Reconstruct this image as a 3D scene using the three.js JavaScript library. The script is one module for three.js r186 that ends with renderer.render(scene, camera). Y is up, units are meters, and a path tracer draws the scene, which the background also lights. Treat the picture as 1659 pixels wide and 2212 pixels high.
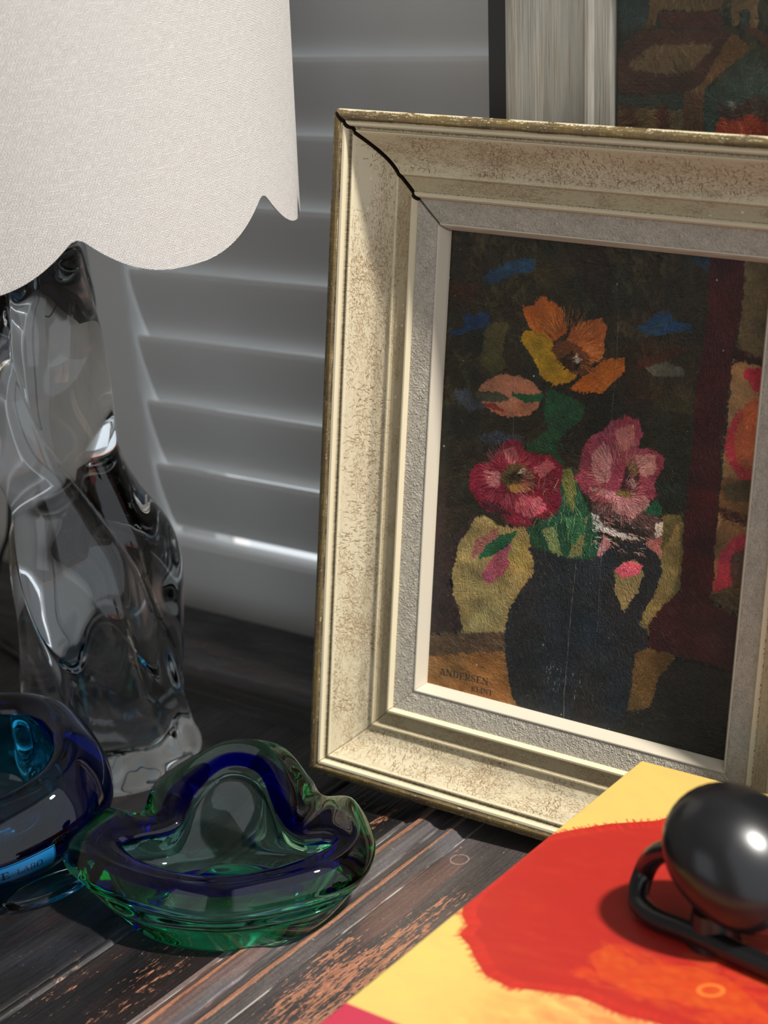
import * as THREE from 'three';
import { mergeGeometries, mergeVertices, toCreasedNormals } from 'three/addons/utils/BufferGeometryUtils.js';
import { RoundedBoxGeometry } from 'three/addons/geometries/RoundedBoxGeometry.js';

// ---------------------------------------------------------------- camera, sky, sun, exposure
const scene = new THREE.Scene();
const EYE = 1.452;                                   // eye height above the floor; table top stands at 0.78
const camera = new THREE.PerspectiveCamera(2 * Math.atan(1106 / 3967) * 180 / Math.PI, 1659 / 2212, 0.05, 60);
camera.position.set(0, EYE, 0);
camera.rotation.order = 'YXZ';
camera.rotation.set(-0.35107, 0.70218, -0.09883);
camera.focus = 1.235;
camera.userData.fStop = 6.2;
scene.add(camera);

const renderer = new THREE.WebGLRenderer({ antialias: true });
renderer.toneMapping = THREE.LinearToneMapping;
renderer.toneMappingExposure = 1.0;
renderer.shadowMap.enabled = true;

scene.background = new THREE.Color().setRGB(0.90, 0.96, 1.02);     // even bright hazy sky outside the windows

const SUN = new THREE.Vector3(-0.555, -0.83, 0.035).normalize();    // direction in which the sunlight travels
const sun = new THREE.DirectionalLight(new THREE.Color().setRGB(1.0, 0.955, 0.89), 5.5);
sun.target.position.set(-0.7, 0.95, -0.9);
sun.position.copy(sun.target.position).addScaledVector(SUN, -6);
sun.castShadow = true;
sun.shadow.radius = 6;
Object.assign(sun.shadow.camera, { left: -3, right: 3, top: 3, bottom: -3, near: 0.5, far: 12 });
sun.shadow.mapSize.set(2048, 2048);
scene.add(sun, sun.target);

// ---------------------------------------------------------------- helpers
let seed = 7;
const rnd = () => { seed = (seed + 0x6d2b79f5) | 0; let t = Math.imul(seed ^ (seed >>> 15), 1 | seed); t = (t + Math.imul(t ^ (t >>> 7), 61 | t)) ^ t; return ((t ^ (t >>> 14)) >>> 0) / 4294967296; };
const rr = (a, b) => a + (b - a) * rnd();
const clamp = (x, a = 0, b = 1) => Math.min(b, Math.max(a, x));
const lerp = (a, b, t) => a + (b - a) * t;
const smooth = (a, b, x) => { const t = clamp((x - a) / (b - a)); return t * t * (3 - 2 * t); };
const HASH = new Float32Array(65536); for (let i = 0; i < 65536; i++) HASH[i] = rnd();
function vn(x, y) {                                   // value noise, 0..1
  const xi = Math.floor(x), yi = Math.floor(y), fx = x - xi, fy = y - yi;
  const u = fx * fx * (3 - 2 * fx), v = fy * fy * (3 - 2 * fy);
  const h = (a, b) => HASH[((a * 73856093) ^ (b * 19349663)) & 65535];
  const a = h(xi, yi), b = h(xi + 1, yi), c = h(xi, yi + 1), d = h(xi + 1, yi + 1);
  return a + (b - a) * u + (c - a) * v + (a - b - c + d) * u * v;
}
const fbm = (x, y, o = 4) => { let s = 0, a = 0.5, n = 0; for (let i = 0; i < o; i++) { s += a * vn(x, y); n += a; x = x * 2.03 + 17.3; y = y * 2.03 + 5.1; a *= 0.5; } return s / n; };
function dataTex(w, h, fn, srgb = true) {             // fn(x, y, out) with out as 0..255 sRGB
  const d = new Uint8Array(w * h * 4), o = [0, 0, 0];
  for (let y = 0, i = 0; y < h; y++) for (let x = 0; x < w; x++, i += 4) { fn(x, y, o); d[i] = clamp(o[0], 0, 255); d[i + 1] = clamp(o[1], 0, 255); d[i + 2] = clamp(o[2], 0, 255); d[i + 3] = 255; }
  const t = new THREE.DataTexture(d, w, h); t.magFilter = THREE.LinearFilter; t.minFilter = THREE.LinearFilter; t.wrapS = t.wrapT = THREE.RepeatWrapping;
  if (srgb) t.colorSpace = THREE.SRGBColorSpace; t.needsUpdate = true; return t;
}
function newCanvas(w, h) { const c = document.createElement('canvas'); c.width = w; c.height = h; return [c, c.getContext('2d')]; }
function canvasTex(c, srgb = true) { const t = new THREE.CanvasTexture(c); if (srgb) t.colorSpace = THREE.SRGBColorSpace; t.wrapS = t.wrapT = THREE.RepeatWrapping; t.magFilter = THREE.LinearFilter; return t; }
const css = (c, j = 0) => { const k = (rnd() - 0.5) * 2 * j, q = () => (rnd() - 0.5) * 0.5 * j; return `rgb(${clamp(c[0] + k + q(), 0, 255) | 0},${clamp(c[1] + k + q(), 0, 255) | 0},${clamp(c[2] + k + q(), 0, 255) | 0})`; };
const std = (o) => new THREE.MeshStandardMaterial(o);
const phys = (o) => new THREE.MeshPhysicalMaterial(o);

const used = {};
function numbered(n) { if (used[n] === undefined) { used[n] = 0; return n; } used[n]++; return n + '_' + String(used[n]).padStart(3, '0'); }
function thing(name, label, category, pos = [0, 0, 0], group) {
  const g = new THREE.Group(); g.name = numbered(name); g.position.set(...pos); scene.add(g);
  g.userData = { label, category }; if (group) g.userData.group = group; return g;
}
function part(name, geo, mat, parent, pos) {
  const m = new THREE.Mesh(geo, mat); m.name = name; m.castShadow = m.receiveShadow = true; if (pos) m.position.set(...pos); parent.add(m); return m;
}
function struct(name, geo, mat, label) {
  const m = new THREE.Mesh(geo, mat); m.name = name; m.castShadow = m.receiveShadow = true; m.userData = { kind: 'structure', label, category: name.split('_')[0] }; scene.add(m); return m;
}
function structGroup(name, label) { const g = new THREE.Group(); g.name = name; g.userData = { kind: 'structure', label, category: name.split('_')[0] }; scene.add(g); return g; }
function box(x0, x1, y0, y1, z0, z1) { const g = new THREE.BoxGeometry(x1 - x0, y1 - y0, z1 - z0); g.translate((x0 + x1) / 2, (y0 + y1) / 2, (z0 + z1) / 2); return g; }
function rbox(x0, x1, y0, y1, z0, z1, r = 0.002, s = 2) { const g = new RoundedBoxGeometry(x1 - x0, y1 - y0, z1 - z0, s, r); g.translate((x0 + x1) / 2, (y0 + y1) / 2, (z0 + z1) / 2); return g; }
function grid(nu, nv, fn, closeU = false) {           // fn(i/nu, j/nv) -> [x,y,z,u,v]
  const P = [], U = [], I = [], cu = nu + 1;
  for (let j = 0; j <= nv; j++) for (let i = 0; i <= nu; i++) { const p = fn(i / nu, j / nv, i, j); P.push(p[0], p[1], p[2]); U.push(p[3] ?? i / nu, p[4] ?? j / nv); }
  for (let j = 0; j < nv; j++) for (let i = 0; i < nu; i++) { const a = j * cu + i, b = a + 1, c = a + cu, d = c + 1; I.push(a, b, d, a, d, c); }
  const g = new THREE.BufferGeometry(); g.setAttribute('position', new THREE.Float32BufferAttribute(P, 3)); g.setAttribute('uv', new THREE.Float32BufferAttribute(U, 2)); g.setIndex(I);
  g.computeVertexNormals(); return g;
}
function loft(rings) {                                // closed rings of equal length; the first and last rings shrink to points; welded and closed
  const n = rings[0].length, P = [], I = [];
  for (const r of rings) for (const p of r) P.push(p[0], p[1], p[2]);
  for (let j = 0; j < rings.length - 1; j++) for (let i = 0; i < n; i++) { const a = j * n + i, b = j * n + (i + 1) % n, c = a + n, d = b + n; I.push(a, c, d, a, d, b); }
  let g = new THREE.BufferGeometry(); g.setAttribute('position', new THREE.Float32BufferAttribute(P, 3)); g.setIndex(I);
  g = mergeVertices(g, 1e-6); g.computeVertexNormals();
  g.computeBoundingBox(); const v = volume(g); if (v < 0) { const a = g.index.array; for (let i = 0; i < a.length; i += 3) { const t = a[i]; a[i] = a[i + 1]; a[i + 1] = t; } g.computeVertexNormals(); }
  const uv = new Float32Array(g.attributes.position.count * 2); g.setAttribute('uv', new THREE.BufferAttribute(uv, 2));
  return g;
}
function volume(g) { const p = g.attributes.position, a = g.index.array; let v = 0; for (let i = 0; i < a.length; i += 3) { const A = a[i], B = a[i + 1], C = a[i + 2]; const ax = p.getX(A), ay = p.getY(A), az = p.getZ(A), bx = p.getX(B), by = p.getY(B), bz = p.getZ(B), cx = p.getX(C), cy = p.getY(C), cz = p.getZ(C); v += ax * (by * cz - bz * cy) - ay * (bx * cz - bz * cx) + az * (bx * cy - by * cx); } return v / 6; }
function cr(p0, p1, p2, p3, t) { return p1.map((_, k) => 0.5 * (2 * p1[k] + (p2[k] - p0[k]) * t + (2 * p0[k] - 5 * p1[k] + 4 * p2[k] - p3[k]) * t * t + (3 * p1[k] - p0[k] - 3 * p2[k] + p3[k]) * t * t * t)); }
function crOpen(pts, per) { const o = []; for (let i = 0; i < pts.length - 1; i++) { const a = pts[Math.max(0, i - 1)], b = pts[i], c = pts[i + 1], d = pts[Math.min(pts.length - 1, i + 2)]; for (let k = 0; k < per; k++) o.push(cr(a, b, c, d, k / per)); } o.push(pts[pts.length - 1]); return o; }
function crClosed(pts, per) { const n = pts.length, o = []; for (let i = 0; i < n; i++) for (let k = 0; k < per; k++) o.push(cr(pts[(i + n - 1) % n], pts[i], pts[(i + 1) % n], pts[(i + 2) % n], k / per)); return o; }
const tube = (pts, r, n = 64, closed = false, rad = 10) => new THREE.TubeGeometry(new THREE.CatmullRomCurve3(pts.map((p) => new THREE.Vector3(...p)), closed), n, r, rad, closed);

// ---------------------------------------------------------------- the room
const wallMat = std({ color: new THREE.Color().setRGB(0.62, 0.60, 0.56), roughness: 0.9 });
const ceilMat = std({ color: new THREE.Color().setRGB(0.7, 0.69, 0.66), roughness: 0.95 });
const floorTex = dataTex(512, 512, (x, y, o) => { const p = Math.floor(x / 64), g = fbm(x * 0.12 + p * 31, y * 0.012, 4), e = (x % 64) < 1.5 ? 0.5 : 1; const k = (0.75 + 0.5 * g) * e * (0.9 + 0.2 * HASH[p * 97]); o[0] = 128 * k; o[1] = 92 * k; o[2] = 60 * k; });
floorTex.repeat.set(4, 4);
const floorMat = std({ map: floorTex, roughness: 0.55 });
const white = std({ color: new THREE.Color().setRGB(0.70, 0.70, 0.69), roughness: 0.42 });
const X0 = -2.6, X1 = 0.5, Z0 = -1.175, Z1 = 2.2, CEIL = 4.2, TH = 0.2;
function wallWithOpening(axis, at, thick, a0, a1, o0, o1, p0, p1, flip) {   // boxes round an opening
  const g = []; const mk = (u0, u1, y0, y1) => { if (u1 - u0 > 1e-4 && y1 - y0 > 1e-4) g.push(axis === 'z' ? box(u0, u1, y0, y1, Math.min(at, at + thick), Math.max(at, at + thick)) : box(Math.min(at, at + thick), Math.max(at, at + thick), y0, y1, u0, u1)); };
  mk(a0, o0, 0, CEIL); mk(o1, a1, 0, CEIL); mk(o0, o1, 0, p0); mk(o0, o1, p1, CEIL);
  return mergeGeometries(g);
}
struct('floor', box(X0 - TH, X1 + TH, -0.1, 0, Z0 - TH, Z1 + TH), floorMat, 'brown wooden floorboards of the room');
struct('ceiling', box(X0 - TH, X1 + TH, CEIL, CEIL + 0.15, Z0 - TH, Z1 + TH), ceilMat, 'plain white ceiling high above the table');
struct('wall_back', wallWithOpening('z', Z0, -TH, X0 - TH, X1, -1.40, -0.15, 0.45, 3.0), wallMat, 'plain pale wall around the shuttered window');
struct('wall_right', wallWithOpening('x', X1, TH, Z0 - TH, Z1, -1.18, 1.5, 0.6, 3.98), wallMat, 'plain pale wall with a tall window letting in the sun');
struct('wall_front', wallWithOpening('z', Z1, TH, X0 - TH, X1 + TH, -2.0, -0.4, 0.8, 2.9), wallMat, 'plain pale wall with an added opening for fill light facing the shutters');
struct('wall_left', box(X0 - TH, X0, 0, CEIL, Z0, Z1), wallMat, 'plain pale wall beyond the lamp');
// window behind the shutters: sash frame and glass
{
  const w = structGroup('window_1', 'window with white sash frame behind the louvred shutters');
  part('window_frame', mergeGeometries([box(-1.40, -1.35, 0.45, 3.0, -1.36, -1.31), box(-0.2, -0.15, 0.45, 3.0, -1.36, -1.31), box(-1.35, -0.2, 0.45, 0.5, -1.36, -1.31), box(-1.35, -0.2, 2.95, 3.0, -1.36, -1.31)]), white, w);
  part('pane', box(-1.35, -0.2, 0.5, 2.95, -1.337, -1.333), phys({ color: 0xffffff, transmission: 1, roughness: 0, thickness: 0, ior: 1.5 }), w);
}
{
  const w = structGroup('window_2', 'tall white window frame in the sunny wall');
  part('window_frame', mergeGeometries([box(0.56, 0.62, 0.6, 3.98, -1.18, -1.15), box(0.56, 0.62, 0.6, 3.98, 1.45, 1.5), box(0.56, 0.62, 0.6, 0.66, -1.15, 1.45), box(0.56, 0.62, 3.93, 3.98, -1.15, 1.45)]), white, w);
}
{
  const w = structGroup('window_added_3', 'added unseen window frame facing the shutters, for fill light');  // unseen window, added to light the shutters and shade from the front
  part('window_frame', mergeGeometries([box(-2.0, -1.95, 0.8, 2.9, 2.28, 2.34), box(-0.45, -0.4, 0.8, 2.9, 2.28, 2.34), box(-1.95, -0.45, 0.8, 0.86, 2.28, 2.34), box(-1.95, -0.45, 2.84, 2.9, 2.28, 2.34)]), white, w);
}
// ---------------------------------------------------------------- louvred shutter
{
  const sh = thing('louvre_shutter', 'white louvred window shutter with closed horizontal slats behind the pictures', 'shutter');
  const zc = -1.172, xl = -1.2668, xr = -0.262, pitch = 0.0646, y0 = EYE - 0.1698;
  part('stile', rbox(-1.321, -1.2738, 0.52, 2.95, -1.192, -1.160, 0.003), white, sh);
  part('stile', rbox(-0.259, -0.212, 0.52, 2.95, -1.188, -1.160, 0.003), white, sh);
  part('bottom_rail', rbox(-1.2738, -0.259, 0.52, EYE - 0.6300, -1.186, -1.160, 0.004), white, sh);
  part('top_rail', rbox(-1.2738, -0.259, 2.83, 2.95, -1.186, -1.160, 0.004), white, sh);
  part('shutter_frame', mergeGeometries([rbox(-1.40, -1.3235, 0.45, 3.0, -1.20, -1.150, 0.003), rbox(-0.2095, -0.15, 0.45, 3.0, -1.20, -1.150, 0.003), rbox(-1.3235, -0.2095, 0.45, 0.515, -1.20, -1.150, 0.003), rbox(-1.3235, -0.2095, 2.955, 3.0, -1.20, -1.150, 0.003)]), white, sh);
  const shape = new THREE.Shape(), c = 0.0365, t = 0.0048, N = 28;
  for (let i = 0; i <= N; i++) { const a = (i / N) * Math.PI * 2, k = Math.cos(a), s = Math.sin(a); const px = t * Math.sign(s) * Math.pow(Math.abs(s), 0.75), py = c * Math.sign(k) * Math.pow(Math.abs(k), 0.8); i ? shape.lineTo(px, py) : shape.moveTo(px, py); }
  let sg = new THREE.ExtrudeGeometry(shape, { depth: xr - xl, bevelEnabled: false, steps: 1, curveSegments: 1 });
  sg = toCreasedNormals(sg, 0.9);
  sg.rotateZ(0.24);                     // shape x is depth: the top goes back, the lower edge comes forward
  sg.rotateY(Math.PI / 2);              // extrusion runs along x
  for (let k = -24; k <= 7; k++) { const yb = y0 - pitch * k; part('slat', sg, white, sh, [xl, yb + c * Math.cos(0.24), zc]); }
}

// ---------------------------------------------------------------- table
const TY = 0.78;
const TX = -1.30, TZ = -1.13, TS = 0.80;              // area covered once by the wood texture
const marks = { ring: [-0.7007, -0.8724, 0.0064] };
const wear = [[-0.6728, -0.8357, 0.012, 0.010, 1], [-0.6769, -0.8128, 0.010, 0.016, 1], [-0.6754, -0.7832, 0.010, 0.018, 1.1], [-0.6712, -0.7599, 0.014, 0.03, 1.2], [-0.6714, -0.7244, 0.016, 0.035, 1.3], [-0.6916, -0.7004, 0.014, 0.045, 1.2], [-0.7044, -0.7477, 0.008, 0.025, 1.0], [-0.665, -0.66, 0.03, 0.06, 1.2],
  [-0.80, -0.69, 0.010, 0.05, 0.6], [-0.785, -0.64, 0.010, 0.05, 0.8], [-0.835, -0.62, 0.012, 0.04, 0.7], [-0.785, -0.88, 0.01, 0.05, 0.8], [-0.80, -0.8, 0.02, 0.06, 0.6]];
function ridgeH(x) {                                  // moulded ridge running away from the viewer, x in world metres
  const s = (x + 0.7649) * 1000;                     // mm from its left edge
  if (s < -3 || s > 53) return 0;
  const K = [[-3, 0], [-1.5, -1.2], [0, -1.4], [2, 0.2], [5, 0.9], [7, 2.0], [12, 5.4], [16, 5.8], [20, 4.8], [25, 1.9], [29, 0.9], [33, 1.3], [36.5, 3.4], [40, 4.0], [43, 3.0], [45.5, 0.6], [48, -1.3], [50, -1.4], [53, 0]];
  for (let i = 0; i < K.length - 1; i++) if (s <= K[i + 1][0]) { const t = (s - K[i][0]) / (K[i + 1][0] - K[i][0]); return 1.1 * lerp(K[i][1], K[i + 1][1], t * t * (3 - 2 * t)) / 1000; }
  return 0;
}
function woodColour(x, z, o) {
  const along = z, gr = 0.6 * fbm(x * 1100, along * 50, 4) + 0.4 * fbm(x * 1500 + 3, along * 500, 3), gr2 = fbm(x * 260 + 40, along * 9, 4), blot = fbm(x * 26 + 9, along * 14, 4);
  const blk = x < -0.768 ? 1 : 0;                       // the boards left of the ridge get a darker base colour
  let r = blk ? 26 : 84, g = blk ? 24 : 77, b = blk ? 25 : 75;
  const tone = 0.62 + 0.75 * gr * 0.6 + 0.5 * (blot - 0.5);
  r *= tone; g *= tone; b *= tone;
  const warm = (blk ? 0.5 : 1) * smooth(0.5, 0.72, fbm(x * 60 + 3, along * 10 + 8, 4)); r += 20 * warm; g += 7 * warm; b += 3 * warm;       // reddish stain showing through
  const cool = smooth(0.56, 0.72, fbm(x * 18 + 71, along * 9 + 2, 4)) * 0.8; r = lerp(r, blk ? 46 : 100, cool * 0.5); g = lerp(g, blk ? 48 : 100, cool * 0.5); b = lerp(b, blk ? 55 : 106, cool * 0.5);   // worn bluish film, brighter right of the ridge to paint in grey sheen
  const sr = (x + 0.7649) * 1000; if (z > -0.9675 && sr > 17 && sr < 36) { const k = Math.exp(-(((sr - 26) / 6) ** 2)) * smooth(0.35, 0.55, fbm(x * 500, along * 14 + 30, 3)) * 0.38; r = lerp(r, 112, k); g = lerp(g, 110, k); b = lerp(b, 120, k); }   // greyed flank of the ridge
  // bare orange wood where the stain has rubbed away
  let w = 0; for (const [cx, cz, sx, sz, k] of wear) { const d = ((x - cx) / sx) ** 2 + ((z - cz) / sz) ** 2; if (d < 4) w += k * Math.exp(-d); }
  w = Math.min(w, 1.25);
  const chip = fbm(x * 900 + 5, along * 210, 5) * 0.45 + fbm(x * 300 + 15, along * 80, 3) * 0.2 + gr * 0.35;
  let bare = smooth(0.58, 0.66, chip * 0.86 + w * 0.16 + 0.16 * (gr2 - 0.5));
  const s = (x + 0.7649) * 1000;
  if (z > -0.9675 && s > 3 && s < 47) {               // crests of the ridge are rubbed bare
    const cr1 = Math.exp(-(((s - 12) / 4.5) ** 2)), cr2 = Math.exp(-(((s - 39.5) / 2.4) ** 2));
    bare = Math.max(bare, smooth(0.62, 0.76, (cr1 + cr2) * 0.68 + chip * 0.5 + 0.5 * (fbm(x * 60, along * 16, 3) - 0.5)));
  }
  if (z < -0.96) bare *= 0.35;
  const ot = 0.72 + 0.6 * gr + 0.25 * (gr2 - 0.5);
  r = lerp(r, 172 * ot, bare * 0.75); g = lerp(g, 116 * ot, bare * 0.75); b = lerp(b, 86 * ot, bare * 0.75);
  // pale dust packed along the grooves
  const dust = (d, wd) => Math.exp(-((d / wd) ** 2));
  let du = 0; if (z > -0.9675) du = Math.max(dust(s + 0.4, 0.8), dust(s - 49.5, 1.0), 0.45 * dust(s - 27.5, 0.9), 0.6 * dust((x + 0.8487) * 1000, 1.1), 0.5 * dust((x + 0.8405) * 1000, 1.0));
  du *= smooth(0.35, 0.62, fbm(x * 700 + 11, along * 60, 4));
  r = lerp(r, 190, du * 0.85); g = lerp(g, 187, du * 0.85); b = lerp(b, 180, du * 0.85);
  // dried ring and specks
  const dr = Math.abs(Math.hypot(x - marks.ring[0], (z - marks.ring[1])) - marks.ring[2]); const rg = Math.exp(-((dr / 0.0005) ** 2)) * 0.55 * (0.6 + 0.6 * vn(x * 900, z * 900));
  r = lerp(r, 190, rg); g = lerp(g, 188, rg); b = lerp(b, 182, rg);
  const fine = (vn(x * 2400, z * 1700) - 0.5) * 16; r += fine; g += fine; b += fine;
  if (vn(x * 520 + 3, z * 520) > 0.978) { r += 70; g += 68; b += 64; }
  o[0] = r; o[1] = g; o[2] = b;
}
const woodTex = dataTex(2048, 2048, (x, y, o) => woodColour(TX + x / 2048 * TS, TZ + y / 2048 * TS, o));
const woodBump = dataTex(1024, 1024, (x, y, o) => { const X = TX + x / 1024 * TS, Z = TZ + y / 1024 * TS; const v = 255 * (0.6 * fbm(X * 700, Z * 24, 4) + 0.4 * fbm(X * 300 + 4, Z * 60, 3)); o[0] = o[1] = o[2] = v; }, false);
const woodRough = dataTex(512, 512, (x, y, o) => { const v = 255 * clamp(0.34 + 0.5 * (fbm(x * 0.09, y * 0.02, 4) - 0.35)); o[0] = o[1] = o[2] = v; }, false);
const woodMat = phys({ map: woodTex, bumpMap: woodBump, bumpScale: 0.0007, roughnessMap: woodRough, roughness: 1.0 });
const wuv = (x, z) => [(x - TX) / TS, (z - TZ) / TS];
function slabTop(x0, x1, z0, z1, nx, nz, hfn, depth = 0.03) {       // a board with a shaped top, sides and underside
  const top = grid(nx, nz, (u, v) => { const x = lerp(x0, x1, u), z = lerp(z1, z0, v); return [x, TY + hfn(x, z), z, ...wuv(x, z)]; });
  const side = (ax, az, bx, bz) => grid(nx, 1, (u, v) => { const x = lerp(ax, bx, u), z = lerp(az, bz, u); return [x, v < 0.5 ? TY - depth : TY + hfn(x, z), z, ...wuv(x, z)]; });
  return mergeGeometries([top, side(x0, z1, x1, z1), side(x1, z1, x1, z0), side(x1, z0, x0, z0), side(x0, z0, x0, z1), grid(1, 1, (u, v) => { const x = lerp(x0, x1, u), z = lerp(z0, z1, v); return [x, TY - depth, z, ...wuv(x, z)]; })]);
}
{
  const tb = thing('wooden_table', 'dark stained worn wooden table with moulded ridges across its top', 'table');
  const ZB = -1.112, ZM = -1.0115, ZN = -0.9675, ZF = -0.33, XL = -1.75, XR = 0.10;
  const edge = (a, b) => (x) => { const d = Math.min(Math.abs(x - a), Math.abs(x - b)); return d < 0.0022 ? -0.0016 * (1 - d / 0.0022) ** 2 : 0; };
  // boards either side of the ridge; their long edges are eased so the joints read as grooves
  part('board', slabTop(XL, -0.8487, ZN, ZF, 320, 2, (x) => edge(-9, -0.8487)(x)), woodMat, tb);
  part('board', slabTop(-0.8487, -0.8405, ZN, ZF, 24, 2, (x) => edge(-0.8487, -0.8405)(x) + 0.0012 * Math.sin(Math.PI * (x + 0.8487) / 0.0082)), woodMat, tb);
  part('board', slabTop(-0.8405, -0.7682, ZN, ZF, 90, 2, (x) => edge(-0.8405, -9)(x)), woodMat, tb);
  part('moulding', slabTop(-0.7682, -0.7115, ZN, ZF, 120, 2, (x) => ridgeH(x)), woodMat, tb);
  part('board', slabTop(-0.7115, XR, ZN, ZF, 200, 2, (x) => edge(-9, 9)(x)), woodMat, tb);
  // moulded strip and flat rail along the back, parallel to the shutters
  const bm = grid(60, 26, (u, v) => { const x = lerp(XL, XR, u), z = lerp(ZN, ZM, v), s = v * 44; const h = s < 2 ? -0.002 : 0.004 * Math.exp(-(((s - 8) / 4) ** 2)) + 0.004 * smooth(14, 24, s) - 0.003 * Math.exp(-(((s - 27) / 2) ** 2)) + 0.000 * smooth(32, 40, s); return [x, TY + h, z, ...wuv(x * 0.02 - 0.9 + z, -1.05 + x * 0.4)]; });
  part('moulding', mergeGeometries([bm, box(XL, XR, TY - 0.03, TY - 0.004, ZM, ZN)].map((g) => g)), woodMat, tb);
  part('back_rail', rbox(XL, XR, TY - 0.04, TY + 0.004, ZB, ZM, 0.003), woodMat, tb);
  part('apron', mergeGeometries([box(XL + 0.04, XR - 0.04, TY - 0.14, TY - 0.041, ZF - 0.05, ZF - 0.028), box(XL + 0.04, XR - 0.04, TY - 0.14, TY - 0.041, ZB + 0.02, ZB + 0.042), box(XL + 0.04, XL + 0.062, TY - 0.14, TY - 0.041, ZB + 0.042, ZF - 0.05), box(XR - 0.062, XR - 0.04, TY - 0.14, TY - 0.041, ZB + 0.042, ZF - 0.05)]), woodMat, tb);
  for (const x of [XL + 0.07, XR - 0.07]) for (const z of [ZB + 0.06, ZF - 0.08]) {
    const pr = [[0, 0], [0.022, 0], [0.026, 0.03], [0.020, 0.08], [0.030, 0.30], [0.026, 0.5], [0.034, 0.55], [0.034, TY - 0.14]].map((p) => new THREE.Vector2(...p));
    part('leg', new THREE.LatheGeometry(pr, 24), woodMat, tb, [x, 0, z]);
  }
}

// ---------------------------------------------------------------- painted textures (brush strokes clipped to the patch they belong to)
function paintPicture(w, h, shapes, toPx, scale, extra, wob = 1) {
  const [c, g] = newCanvas(w, h), [cb, gb] = newCanvas(w, h);
  gb.fillStyle = 'rgb(110,110,110)'; gb.fillRect(0, 0, w, h);
  g.lineCap = gb.lineCap = 'round';
  let first = true;
  for (const [col, jit, ang, ln, flat] of shapes) {
    const P = []; for (let i = 0; i < flat.length; i += 2) P.push(toPx(flat[i], flat[i + 1]));
    let x0 = 1e9, x1 = -1e9, y0 = 1e9, y1 = -1e9; for (const [x, y] of P) { x0 = Math.min(x0, x); x1 = Math.max(x1, x); y0 = Math.min(y0, y); y1 = Math.max(y1, y); }
    x0 = Math.max(x0, 0); y0 = Math.max(y0, 0); x1 = Math.min(x1, w); y1 = Math.min(y1, h); if (x1 <= x0 || y1 <= y0) continue;
    const n = P.length, path = new Path2D(); path.moveTo(lerp(P[0][0], P[n - 1][0], 0.22), lerp(P[0][1], P[n - 1][1], 0.22));
    for (let i = 0; i < n; i++) { const a = P[i], b = P[(i + 1) % n], c = P[(i + n - 1) % n], k = 0.22; path.lineTo(lerp(a[0], c[0], k), lerp(a[1], c[1], k)); path.quadraticCurveTo(a[0], a[1], lerp(a[0], b[0], k), lerp(a[1], b[1], k)); }
    path.closePath();
    const inside = (x, y) => { let q = false; for (let i = 0, j = n - 1; i < n; j = i++) if ((P[i][1] > y) !== (P[j][1] > y) && x < (P[j][0] - P[i][0]) * (y - P[i][1]) / (P[j][1] - P[i][1]) + P[i][0]) q = !q; return q; };
    const soft = jit < 10 && ang === null;              // loosely brushed ground: no outline of its own
    g.fillStyle = css(col); g.globalAlpha = soft ? 0.25 : 0.95; g.fill(path); gb.fillStyle = 'rgb(125,125,125)'; gb.globalAlpha = 0.6; gb.fill(path);
    const area = (x1 - x0) * (y1 - y0), cnt = Math.min(16000, Math.ceil(area / (11 * scale * scale)));
    let rc = null; if (typeof ang === 'string') { const [a, b] = ang.slice(1).split(',').map(Number); rc = toPx(a, b); }
    for (let i = 0; i < cnt; i++) {
      const x = rr(x0, x1), y = rr(y0, y1); if (!inside(x, y)) continue; let a;
      if (rc) a = Math.atan2(y - rc[1], x - rc[0]) + rr(-0.3, 0.3); else if (ang === null) a = vn(x * 0.012 / scale + 7, y * 0.012 / scale) * 7 + rr(-0.5, 0.5); else a = ang + rr(-0.3, 0.3);
      const L = rr(3, soft ? 16 : 9.5) * scale * ln, lw = rr(0.7, 2.3) * scale, bend = rr(-0.3, 0.3) * L, ex = Math.cos(a) * L, ey = Math.sin(a) * L;
      const drift = (fbm(x * 0.02 / scale + col[0], y * 0.02 / scale, 3) - 0.5) * 3.4 * jit, k = rr(-1, 1) * jit + drift, hot = rnd() < 0.09 ? jit * 2.4 : rnd() < 0.08 ? -jit * 2.4 : 0;
      g.strokeStyle = css([col[0] + k + hot, col[1] + k * 0.93 + hot * 0.95, col[2] + k * 0.86 + hot * 0.85], jit * 0.5); g.globalAlpha = soft ? 0.5 : 0.62; g.lineWidth = lw;
      const hgt = clamp(115 + rr(-60, 60) + (hot > 0 ? 90 : 0), 0, 255) | 0; gb.strokeStyle = `rgb(${hgt},${hgt},${hgt})`; gb.globalAlpha = 0.7; gb.lineWidth = lw * 0.8;
      for (const q of [g, gb]) { q.beginPath(); q.moveTo(x - ex / 2, y - ey / 2); q.quadraticCurveTo(x + bend * Math.sin(a), y - bend * Math.cos(a), x + ex / 2, y + ey / 2); q.stroke(); }
    }
    if (first) { first = false; for (let i = 0; i < 2600; i++) { const x = rr(0, w), y = rr(0, h), n2 = fbm(x * 0.006 / scale + 4, y * 0.006 / scale, 3), c2 = n2 > 0.54 ? [74, 68, 40] : n2 > 0.46 ? [58, 42, 28] : n2 > 0.4 ? [40, 44, 32] : [22, 22, 19]; g.globalAlpha = 0.22; g.strokeStyle = css(c2, 9); g.lineWidth = rr(3, 11) * scale; const a = rr(0, 6.3), L = rr(6, 26) * scale; g.beginPath(); g.moveTo(x, y); g.lineTo(x + Math.cos(a) * L, y + Math.sin(a) * L); g.stroke(); } }
  }
  g.globalAlpha = gb.globalAlpha = 1;
  // ragged, worked-over paint: edges wander with the brush, tones mottle, then a last pass of small dabs
  const im = g.getImageData(0, 0, w, h), s = im.data, out = g.createImageData(w, h), d = out.data;
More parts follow.
